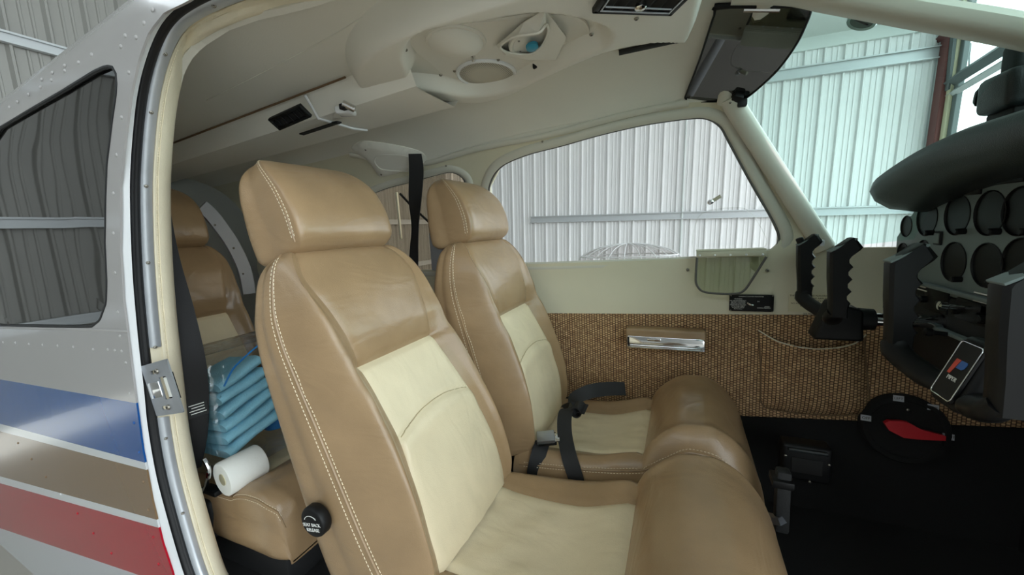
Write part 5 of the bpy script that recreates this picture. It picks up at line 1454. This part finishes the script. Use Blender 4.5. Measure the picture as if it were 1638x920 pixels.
V, F = rbox(bc - bx.cross(by) * 0.008 + bx * 0.004, (0.06, 0.05, 0.010), 0.003, axes=(bx, by, bx.cross(by))); mk('buckle_body', V, F, 'black_plastic', lap)
V, F = rbox(bc + bx * 0.034 - bx.cross(by) * 0.004, (0.02, 0.036, 0.004), 0.001, axes=(bx, by, bx.cross(by))); mk('buckle_tongue', V, F, 'chrome', lap)

# ================================================================ clear bag of towels on the back seat
def tx(px, py, X): return Vector(onX(px, py, X))
bagc = tx(385, 680, -1.33)
bag = thing('clear_bag', 'clear plastic zip bag standing on the back seat', 'bag', tx(390, 800, -1.30))
XB = -1.36
B = [tx(318, 560, XB), tx(402, 548, XB - 0.06), tx(470, 700, XB + 0.13), tx(470, 752, XB + 0.14), tx(350, 805, XB + 0.1)]
# bag: pillow-like box
y0b, y1b, z0b, z1b, x0b, x1b = 0.615, 1.02, 0.200, 0.590, -1.55, -1.27
V, F = rbox(((x0b + x1b) / 2, (y0b + y1b) / 2, (z0b + z1b) / 2), (x1b - x0b, y1b - y0b, z1b - z0b), 0.03, 4)
mk('film', V, F, 'bag_film', bag)
V, F = rbox(((x0b + x1b) / 2, (y0b + y1b) / 2, z1b + 0.006), (0.05, y1b - y0b - 0.04, 0.03), 0.008); mk('zip_band', V, F, 'bag_film', bag)
V, F = rbox((x1b - 0.02, y1b - 0.06, z1b - 0.05), (0.03, 0.03, 0.06), 0.006); mk('zip_clip', V, F, 'black_plastic', bag)
P = [(x1b - 0.008, y0b + 0.05 + 0.03 * k, 0.50 + 0.12 * (k / 6) ** 0.6) for k in range(7)]
V, F = tube(catmull(P, 3), 0.003, 6, N=(1, 0, 0)); mk('blue_piping', V, F, 'bottle_blue', bag)
def towel(k, cx, cy, cz_, tilt, w=0.15):
    V = []; F = []; n = 14; m = 9
    o = []
    # folded slab with a round fold towards the door side
    prof = [(-0.10, -0.016), (0.04, -0.018), (0.075, -0.014), (0.088, 0.0), (0.075, 0.014), (0.04, 0.018), (-0.10, 0.016)]
    for i in range(n):
        u = (i / (n - 1) - 0.5) * w
        for a, b in catmull([np.array(q) for q in prof], 3):
            wob = 0.003 * math.sin(30 * u + k * 2 + a * 25)
            V.append((a, u, b + wob))
    m = len(V) // n
    for i in range(n - 1):
        for j in range(m): F.append((i * m + j, i * m + (j + 1) % m, (i + 1) * m + (j + 1) % m, (i + 1) * m + j))
    F.append(tuple(reversed(range(m)))); F.append(tuple((n - 1) * m + j for j in range(m)))
    R = Matrix.Rotation(tilt, 4, 'X') @ Matrix.Rotation(-0.10, 4, 'Y')
    V = [Vector((cx, cy, cz_)) + (R @ Vector(v)) for v in V]
    ob = mk('folded_towel', V, F, 'towel_blue', angle=60)
    pos = ['bottom towel', 'second towel from the bottom', 'third towel from the bottom', 'fourth towel from the bottom', 'second towel from the top', 'top towel'][k]
    return tag(ob, 'folded light blue towel in the clear bag, ' + pos + ' of the stack', 'towel', 'blue towels in the bag')
for k in range(6): towel(k, -1.40, 0.765 - 0.004 * k, 0.285 + 0.043 * k, 0.30, 0.20 - 0.010 * k)
rc0, rc1 = Vector((-1.255, 0.605, 0.232)), Vector((-1.245, 0.715, 0.234))
pr = thing('paper_roll', 'white paper towel roll lying at the bottom of the clear bag', 'paper roll', (rc0 + rc1) / 2)
V, F = lathe(rc0, rc1 - rc0, [(0.018, 0.002), (0.050, 0.0), (0.053, 0.004), (0.053, (rc1 - rc0).length - 0.004), (0.050, (rc1 - rc0).length), (0.018, (rc1 - rc0).length - 0.002), (0.018, 0.002)], 32); mk('paper', V, F, 'paper_white', pr)
V, F = lathe(rc0, rc1 - rc0, [(0.018, 0.0), (0.018, (rc1 - rc0).length), (0.0165, (rc1 - rc0).length), (0.0165, 0.0), (0.018, 0.0)], 20); mk('core', V, F, 'sign_cream', pr)
bt = thing('spray_bottle', 'blue bottle standing at the back of the clear bag', 'bottle', (-1.46, 0.915, 0.215))
V, F = lathe((-1.46, 0.915, 0.215), (0, 0, 1), [(0.040, 0), (0.042, 0.01), (0.042, 0.16), (0.036, 0.20), (0.018, 0.235), (0.015, 0.26)], 24); mk('body', V, F, 'bottle_blue', bt)
V, F = lathe((-1.46, 0.915, 0.475), (0, 0, 1), [(0.017, -0.002), (0.018, 0.025), (0.012, 0.05), (0.012, 0.08), (0, 0.082)], 16); mk('cap', V, F, 'paper_white', bt)
# ================================================================ instrument panel
PX_ = 0.60
ip = thing('instrument_panel', 'dark grey instrument panel with round dials below the black glareshield', 'instrument panel', (PX_, 1.1, 0.30))
hl = [(1400, 288), (1440, 257), (1500, 220), (1560, 193), (1638, 167)]
lipc = [onX(px, py, 0.50) for px, py in hl]       # (Y, z) along the hood lip
LZ = sorted([(p[1], p[2] - 0.008) for p in lipc])
LZ = [(0.0, 1.075), (0.55, 1.075), (0.75, LZ[0][1] + 0.008)] + LZ
# face plate with holes for the large dials
def pz(px, py): p = onX(px, py, PX_); return (p[1], p[2])
GA = [((1483, 349), 0.047), ((1531, 344), 0.047), ((1583, 341), 0.047), ((1632, 338), 0.047), ((1525, 419), 0.047), ((1578, 424), 0.047), ((1632, 420), 0.047), ((1450, 362), 0.030), ((1444, 405), 0.030), ((1477, 402), 0.030)]
centers = [(pz(*p), r) for p, r in GA]
def circ(c, r, n=28): return [(c[0] + r * math.cos(2 * math.pi * k / n), c[1] + r * math.sin(2 * math.pi * k / n)) for k in range(n)]
ptop = []
for yy in np.linspace(1.545, 0.50, 24):
    ptop.append((yy, interp(LZ, yy) - 0.075 if yy < 1.45 else interp(LZ, 1.45) - 0.075 - (yy - 1.45) * 0.9))
outline = ptop + [(0.50, 0.70), (1.0, 0.70), (1.545, 0.705)]
V2d, F2d = cdt(outline, [circ(c, r) for c, r in centers], 0.05, 0.012)
V3 = [(PX_, y, z) for y, z in V2d]
V, F = slab(V3, orient(V3, F2d, (0, 1, 0.8)), [Vector((-1, 0, 0))] * len(V3), 0.006); mk('face_plate', V, F, 'panel_grey', ip, smooth=False)
V, F = rbox((PX_ + 0.06, 1.02, 0.84), (0.04, 1.03, 0.36), 0); mk('backing', V, F, 'dark_slot', ip, smooth=False)
def dial(c, r, k):
    p = Vector((PX_, c[0], c[1])); big = r > 0.04
    names = ['airspeed', 'attitude', 'altimeter', 'compass', 'turn', 'heading', 'climb', 'clock', 'fuel', 'oil']
    V, F = lathe(p, (-1, 0, 0), [(r * 1.0, -0.002), (r * 1.03, 0.0015), (r * 1.0, 0.002), (r * 0.97, 0.0), (r * 0.95, -0.032), (r * 0.88, -0.036)], 32); b = mk('dial_bezel', V, F, 'black_plastic', ip)
    V, F = lathe(p, (-1, 0, 0), [(r * 0.96, -0.042), (r * 0.9, -0.0415), (0, -0.0415)], 28); f_ = mk('dial_face', V, F, 'dial_black', b)
    n = 12 if big else 7
    mbt = MB()
    for i in range(n * 2):
        a = 2 * math.pi * i / (n * 2); l = r * (0.14 if i % 2 == 0 else 0.08)
        d = Vector((0, math.cos(a), math.sin(a)))
        V, F = rbox(p + Vector((0.0408, 0, 0)) + d * (r * 0.80 - l / 2), (0.0006, l, r * 0.03), 0, axes=(Vector((1, 0, 0)), d, d.cross(Vector((1, 0, 0))))); mbt.add(V, F)
    mbt.obj('dial_marks', 'white_print', b, smooth=False)
    a = 0.8 + 1.7 * k; d = Vector((0, math.cos(a), math.sin(a)))
    V, F = rbox(p + Vector((0.0395, 0, 0)) + d * r * 0.25, (0.001, r * 0.8, r * 0.05), 0, axes=(Vector((1, 0, 0)), d, d.cross(Vector((1, 0, 0))))); mk('needle', V, F, 'white_print', b, smooth=False)
    V, F = lathe(p, (-1, 0, 0), [(r * 0.92, -0.0335), (r * 0.5, -0.033), (0, -0.033)], 24); mk('dial_glass', V, F, 'dial_glass', b)
    if big:
        for s in ((-0.75, -0.8),):
            V, F = lathe(p + Vector((0, s[0] * r, s[1] * r)), (-1, 0, 0), [(0.007, 0), (0.007, 0.016), (0.005, 0.018), (0, 0.018)], 12); mk('adjust_knob', V, F, 'black_plastic', b)
for k, (c, r) in enumerate(centers): dial(c, r, k)
# small labels, annunciator strip, switches
def pbox(px, py, w, h, m, name, d=0.006, dx=0.0, parent=ip):
    y, z = pz(px, py); V, F = rbox((PX_ - d / 2 - dx, y, z), (d, w, h), 0.0015, 1); return mk(name, V, F, m, parent)
pbox(1503, 381, 0.028, 0.034, 'black_matte', 'placard'); pbox(1503, 381, 0.022, 0.026, 'panel_grey', 'placard_face', 0.0075)
pbox(1523, 303, 0.034, 0.018, 'black_plastic', 'switch_plate'); pbox(1560, 302, 0.05, 0.026, 'black_matte', 'placard')
pbox(1567, 286, 0.018, 0.022, 'black_plastic', 'toggle', 0.02)
q = pz(1584, 286); put(SCREW, 'screw', (PX_ - 0.001, q[0], q[1]), (-1, 0, 0), ip, 1.4)
an = pbox(1620, 279, 0.10, 0.034, 'black_plastic', 'annunciator', 0.012)
for k in range(4): pbox(1604 + 9 * k, 281 - 2 * k, 0.018, 0.024, 'panel_grey', 'annunciator_lens', 0.014, parent=an)
# lower panel: dark shelf with controls
V, F = rbox((PX_ + 0.05, 1.02, 0.60), (0.10, 1.03, 0.20), 0.01); mk('lower_panel', V, F, 'black_matte', ip)
for (a, b, zo) in (((1468, 452), (1638, 482), 0.0), ((1468, 512), (1638, 562), 0.0)):
    A_, B_ = Vector(onX(*a, PX_ - 0.01)), Vector(onX(*b, PX_ - 0.01)); B_.z = A_.z
    V, F = rbox((A_ + B_) / 2, (0.016, abs(B_.y - A_.y) + 0.4, 0.010), 0.003); mk('trim_bar', V, F, 'panel_grey', ip)
def lowp(px, py, X=PX_ - 0.012): return Vector(onX(px, py, X))
for (px, py, w, lines) in ((1476, 459, 0.05, 3), (1574, 478, 0.055, 3), (1607, 484, 0.04, 2)):
    c = lowp(px, py, PX_ - 0.004)
    for k in range(lines):
        V, F = rbox(c + Vector((-0.002, 0.003 * (k % 2), 0.010 - 0.009 * k)), (0.002, w - 0.008 * (k % 2), 0.0028), 0); mk('print_line', V, F, 'white_print', ip, smooth=False)
for (px, py, sx, sz) in ((1500, 480, 0.10, 0.06), (1560, 500, 0.12, 0.05), (1600, 510, 0.10, 0.05)):
    c = lowp(px, py, PX_ + 0.002); V, F = rbox(c, (0.012, sx, sz), 0.004); mk('radio_face', V, F, 'black_plastic', ip)
    for s in (-1, 1):
        V, F = lathe(c + Vector((-0.004, s * sx * 0.38, -0.005)), (-1, 0, 0), [(0.009, 0), (0.009, 0.014), (0.007, 0.016), (0, 0.016)], 14); mk('radio_knob', V, F, 'black_plastic', ip)
for (px, py) in ((1546, 493), (1520, 535)):
    V, F = lathe(lowp(px, py), (-1, 0, 0.1), [(0.005, -0.01), (0.005, 0.03), (0.010, 0.034), (0.010, 0.046), (0, 0.048)], 14); mk('control_knob', V, F, 'chrome' if px > 1530 else 'black_plastic', ip)

# glareshield hood
def hood_sheet():
    ys = list(np.linspace(1.50, 0.45, 34)); V = []; F = []; m = None
    for y in ys:
        z = interp(LZ, y) if y < 1.45 else interp(LZ, 1.45) - 0.6 * (y - 1.45)
        k = max(0.0, (y - 1.38) / 0.12); k = min(1, k); sq = 1 - 0.55 * k * k     # thinner, swept forward at its tip
        xo = 0.10 * k * k
        prof = [(0.66, -0.098 * sq), (0.585, -0.100 * sq), (0.52, -0.086 * sq), (0.487, -0.062 * sq), (0.474, -0.034 * sq), (0.480, -0.010), (0.500, 0.0), (0.54, 0.004), (0.64, 0.004), (0.80, -0.012), (0.98, -0.05), (0.99, -0.09 * sq - 0.01)]
        m = len(prof)
        for (xx, dz) in prof: V.append((xx + xo * (1 if xx < 0.6 else 0.2), y, z + dz))
    for i in range(len(ys) - 1):
        for j in range(m): F.append((i * m + j, i * m + (j + 1) % m, (i + 1) * m + (j + 1) % m, (i + 1) * m + j))
    F.append(tuple(range(m))); F.append(tuple(reversed([(len(ys) - 1) * m + j for j in range(m)])))
    return V, F
gs = thing('glareshield', 'black padded glareshield hood over the instrument panel', 'glareshield', (0.6, 1.0, 0.93))
V, F = hood_sheet(); o = mk('hood', V, F, 'hood_vinyl', gs, angle=60)
for (dz, dx) in ((0.0035, 0.525), (0.006, 0.56)):
    P = [(dx, y, interp(LZ, y) + dz) for y in np.linspace(1.42, 0.5, 20)]
    V, F = sweep(P, ell(0.003, 0.0025, 6), (0, 0, 1)); mk('piping', V, F, 'hood_vinyl', gs)
# side closing of panel against the wall
V, F = rbox((0.80, 1.535, 0.80), (0.34, 0.02, 0.20), 0.004); mk('panel_end', V, F, 'side_plastic', ip)

# camera-like compass box on the hood
cb = thing('hood_compass', 'black compass box with rounded lens end on the glareshield', 'compass', Vector(onX(1600, 185, 0.62)))
c = Vector(onX(1636, 143, 0.62)); V, F = rbox(c, (0.09, 0.10, 0.075), 0.014, 3); mk('body', V, F, 'hood_vinyl', cb)
c2 = Vector(onX(1584, 152, 0.60)); V, F = lathe(c2 + Vector((0.02, 0, 0)), (-0.5, 0.85, 0.05), [(0.036, -0.04), (0.040, -0.01), (0.037, 0.010), (0.028, 0.024), (0.016, 0.029), (0, 0.030)], 24); mk('lens_end', V, F, 'black_matte', cb)
V, F = lathe(c2 + Vector((0.006, 0.004, 0.0)), (-0.85, 0.5, 0.1), [(0.020, 0.0), (0.019, 0.022), (0.012, 0.026), (0, 0.026)], 18); mk('lens', V, F, 'floor_mat', cb)
V, F = rbox(Vector(onX(1640, 98, 0.62)), (0.05, 0.05, 0.08), 0.012, 3); mk('mount', V, F, 'black_matte', cb)
V, F = rbox(c + Vector((0, 0, -0.06)), (0.06, 0.08, 0.05), 0.006); mk('foot', V, F, 'black_matte', cb)

# ================================================================ yokes
def yoke(cy, name, label, xb, emblem, zh=0.665):
    t = thing(name, label, 'yoke', (xb, cy, zh - 0.05))
    XG = xb
    hx0, hz0 = XG + (0.06 if emblem else 0.03), zh - (0.01 if emblem else 0.02)
    for s in (-1, 1):
        yg = cy + s * (0.130 if emblem else 0.138)
        # side profile of the grip in X-Z: smooth aft face, finger waves on the forward face, hooked top
        aft = [(-0.020, 0.005), (-0.022, 0.05), (-0.027, 0.10), (-0.030, 0.160)]
        top = [(-0.026, 0.166), (0.022, 0.195), (0.030, 0.190), (0.045, 0.172)]
        fwd = [(0.040, 0.166), (0.022, 0.152)]
        for k in range(4):
            z1 = 0.146 - 0.029 * k; fwd += [(0.016, z1 - 0.002), (0.0165, z1 - 0.010), (0.023, z1 - 0.0165), (0.026, z1 - 0.020), (0.022, z1 - 0.024)]
        fwd += [(0.020, 0.020), (0.022, 0.004)]
        prof = [(xx * 0.86, zz) for xx, zz in aft + top + fwd]
        n = len(prof); V = []; F = []
        for (yy, sc) in ((-0.016, 0.74), (-0.011, 0.95), (0.0, 1.0), (0.011, 0.95), (0.016, 0.74)):
            for xx, zz in prof: V.append((XG + xx * sc + 0.002, yg + yy, zh + 0.02 + (zz - 0.09) * (0.985 if sc < 0.9 else 1) + 0.07))
        for i in range(4):
            for j in range(n): F.append((i * n + j, i * n + (j + 1) % n, (i + 1) * n + (j + 1) % n, (i + 1) * n + j))
        F.append(tuple(range(n))); F.append(tuple(reversed([4 * n + j for j in range(n)])))
        g = mk('grip', V, F, 'black_plastic', t, angle=35)
        V, F = rbox((XG + 0.002, yg, zh + 0.178), (0.058, 0.030, 0.004), 0.0015, axes=(Vector((0.86, 0, 0.5)), Vector((0, 1, 0)), Vector((-0.5, 0, 0.86)))); mk('grip_cap', V, F, 'panel_grey', g)
        if s == 1 and not emblem:
            V, F = lathe((XG - 0.012, yg, zh + 0.168), (-0.35, 0, 0.93), [(0.010, 0), (0.010, 0.016), (0.008, 0.018), (0, 0.018)], 14); mk('push_button', V, F, 'black_plastic', g)
            V, F = rbox((XG + 0.036, yg, zh + 0.168), (0.012, 0.024, 0.018), 0.002); mk('trim_switch', V, F, 'aluminium', g)
        # lower arm from the grip to the hub
        P = [(XG - 0.002, yg, zh + 0.018), (XG - 0.004, yg - s * 0.012, zh + 0.004), (XG + 0.006, yg - s * 0.045, zh - 0.010), (XG + 0.020, yg - s * 0.085, zh - 0.020), (hx0, cy + s * 0.02, hz0 - 0.01)]
        V, F = sweep(catmull(P, 5), ell(0.020, 0.015, 12), (-0.4, 0, 1)); mk('arm', V, F, 'black_plastic', t)
    # hub: faceted block with a leaning aft face
    hx, hz = XG + (0.058 if emblem else 0.04), zh + (0.012 if emblem else -0.03)
    A = [(-0.055, -0.034, -0.055), (-0.055, 0.034, -0.055), (-0.020, 0.030, 0.052), (-0.020, -0.030, 0.052), (0.055, -0.036, -0.055), (0.055, 0.036, -0.055), (0.050, 0.034, 0.030), (0.050, -0.034, 0.030)]
    bm = bmesh.new(); vs = [bm.verts.new((hx + a, cy + b, hz + c_)) for a, b, c_ in A]
    for f in ((0, 3, 2, 1), (4, 5, 6, 7), (0, 1, 5, 4), (3, 7, 6, 2), (1, 2, 6, 5), (0, 4, 7, 3)): bm.faces.new([vs[i] for i in f])
    bmesh.ops.bevel(bm, geom=list(bm.edges), offset=0.010, segments=3, affect='EDGES', profile=0.5)
    bm.verts.index_update(); V = [v.co.copy() for v in bm.verts]; F = [[v.index for v in f.verts] for f in bm.faces]; bm.free()
    hub = mk('hub', V, F, 'black_plastic', t)
    # shaft into the panel
    V, F = lathe((hx + 0.05, cy, hz), (1, 0, 0), [(0.030, 0), (0.028, 0.03), (0.016, 0.034), (0.016, 0.24)], 20); mk('shaft_collar', V, F, 'black_plastic', t)
    V, F = lathe((hx + 0.08, cy, hz), (1, 0, 0), [(0.0175, 0), (0.0175, 0.20)], 20); mk('shaft', V, F, 'chrome', t)
    # emblem plate on the leaning aft face
    n = Vector((-0.096, 0, 0.035)).normalized(); yd = Vector((0.035, 0, 0.096)).normalized(); xd = Vector((0, -1, 0)); c = Vector((hx - 0.0375, cy, hz)) + n * 0.003
    if emblem:
        pw, ph = 0.052, 0.092
        V2d, F2d = cdt(rect(0, 0, pw, ph, 0.006), [], 0.03, 0.006); V3 = [c + xd * a + yd * b for a, b in V2d]
        V, F = slab(V3, orient(V3, F2d, c + n), [n] * len(V3), 0.003); em = mk('emblem_plate', V, F, 'black_plastic', t, smooth=False)
        V, F = sweep([c + xd * a + yd * b + n * 0.0004 for a, b in rect(0, 0, pw - 0.005, ph - 0.005, 0.005)], ell(0.0009, 0.0007, 6), n, closed=True); mk('bright_border', V, F, 'chrome', em)
        # slanted two-colour flag letter with the name below it
        def quad(pts, m, nm):
            P3 = [c + xd * a + yd * b + n * 0.0008 for a, b in pts]; P4 = [p - n * 0.0006 for p in P3]; k = len(pts)
            mk(nm, P3 + P4, [tuple(range(k)), tuple(reversed(range(k, 2 * k)))] + [(i, i + k, (i + 1) % k + k, (i + 1) % k) for i in range(k)], m, em, smooth=False)
        sl = lambda a, b: (a + 0.12 * b, b + 0.005)
        quad([sl(-0.013, -0.012), sl(-0.007, -0.012), sl(-0.005, 0.0), sl(-0.003, 0.012), sl(-0.013, 0.012)], 'red_print', 'emblem_stem')
        quad([sl(-0.0035, -0.001), sl(0.008, -0.001), sl(0.012, 0.002), sl(0.013, 0.009), sl(0.011, 0.012), sl(-0.0015, 0.012)], 'blue_print', 'emblem_flag')
        text_mesh('PIPER', 0.0088, c + xd * 0.001 - yd * 0.0125 + n * 0.0004, xd, yd, 'white_print', 'lettering', em)
    return t
yoke(1.285, 'control_yoke', 'black control yoke with finger grips in front of the far seat', 0.345, False)
yoke(0.757, 'control_yoke', 'black control yoke with emblem plate at the right edge', 0.356, True)

# ================================================================ floor-level things
fs = Vector(onY(1447, 686, YC + 0.485))
sel = thing('fuel_selector', 'round black fuel selector with red lever on the far kick panel', 'fuel selector', fs - Vector((0, -0.03, 0.11)))
ax = Vector((-0.05, -1, 0.12)).normalized(); fx, fy_, fz = frame(ax)
V, F = lathe(fs, ax, [(0.104, -0.035), (0.106, 0.0), (0.102, 0.008), (0.090, 0.010), (0.086, 0.004), (0, 0.004)], 40); mk('dish', V, F, 'carpet', sel)
xl = Vector((1, 0, -0.06)).normalized(); yl = ax.cross(xl) * -1
yl = xl.cross(ax) * -1
yl = Vector((0, 0.12, 1)).normalized()
lev = [(-0.056, 0.014), (-0.046, 0.024), (-0.02, 0.028), (0.0, 0.028), (0.03, 0.012), (0.085, 0.004), (0.085, -0.010), (0.02, -0.020), (-0.01, -0.022), (-0.045, -0.006)]
P3 = [fs + xl * a + yl * b + ax * 0.024 for a, b in lev]; P4 = [p - ax * 0.016 for p in P3]; k = len(lev)
mk('lever', P3 + P4, [tuple(range(k)), tuple(reversed(range(k, 2 * k)))] + [(i, i + k, (i + 1) % k + k, (i + 1) % k) for i in range(k)], 'red_paint', sel, angle=20)
for (a, b, s, sz) in ((-0.098, 0.018, 'OFF', 0.016), (-0.02, 0.095, 'LEFT', 0.014), (0.06, 0.082, 'TANK', 0.011), (0.096, 0.0, 'RIGHT', 0.013)):
    pp = fs + xl * a + yl * b + ax * 0.0115
    V, F = rbox(pp - ax * 0.001, (0.026, 0.018, 0.002), 0, axes=(xl, yl, ax)); pt_ = mk('label_plate', V, F, 'device_grey', sel, smooth=False)
    text_mesh(s, sz * 0.75, pp + ax * 0.0002, xl, yl, 'dark_print', 'lettering', pt_)
put(SCREW, 'screw', fs + xl * 0.005 + yl * 0.062 + ax * 0.005, ax, sel, 1.0)
# carpet surround of the selector
# rudder pedal / trim box beside it
pb = Vector(onY(1286, 735, YC + 0.36))
bx = thing('floor_box', 'small black open box with bright screws on the floor beyond the seats', 'box', pb - Vector((0, 0, 0.08)))
V, F = rbox(pb, (0.13, 0.06, 0.12), 0.012, 3); mk('body', V, F, 'black_plastic', bx)
V, F = rbox(pb + Vector((0, -0.028, 0.045)), (0.10, 0.02, 0.012), 0.004); mk('lip', V, F, 'hood_vinyl', bx)
V, F = rbox(pb + Vector((0, -0.030, -0.005)), (0.08, 0.006, 0.05), 0.003); mk('recess', V, F, 'dark_slot', bx)
for a, b in ((-0.055, 0.02), (0.055, 0.01), (0.01, -0.055)): put(SCREW, 'screw', pb + Vector((a, -0.031, b)), (0, -1, 0), bx, 1.0)
# centre lever between the seats and metal rail end
lv = thing('floor_lever', 'dark floor lever with metal rail end between the front seats', 'lever', Vector(onY(1250, 850, 1.02)) * 1.0)
V, F = rbox(Vector(onY(1251, 800, 1.02)), (0.03, 0.03, 0.16), 0.006); mk('stem', V, F, 'floor_mat', lv)
V, F = rbox(Vector(onY(1250, 768, 1.02)), (0.045, 0.05, 0.02), 0.005); mk('handle', V, F, 'black_plastic', lv)
a, b = Vector(onY(1205, 824, 1.05)), Vector(onY(1252, 833, 1.0)); V, F = sweep([a, b], [(-0.012, -0.008), (0.012, -0.008), (0.012, 0.008), (-0.012, 0.008)], (0, 0, 1)); mk('rail_end', V, F, 'steel_plate', lv, smooth=False)
q0 = onZ(1400, 838, -0.118)
mt = tag(mk('floor_mat', *rbox((0.42, 0.62, -0.113), (0.50, 0.42, 0.012), 0.004), 'floor_mat'), 'dark grey rubber mat on the near side cabin floor', 'floor mat')
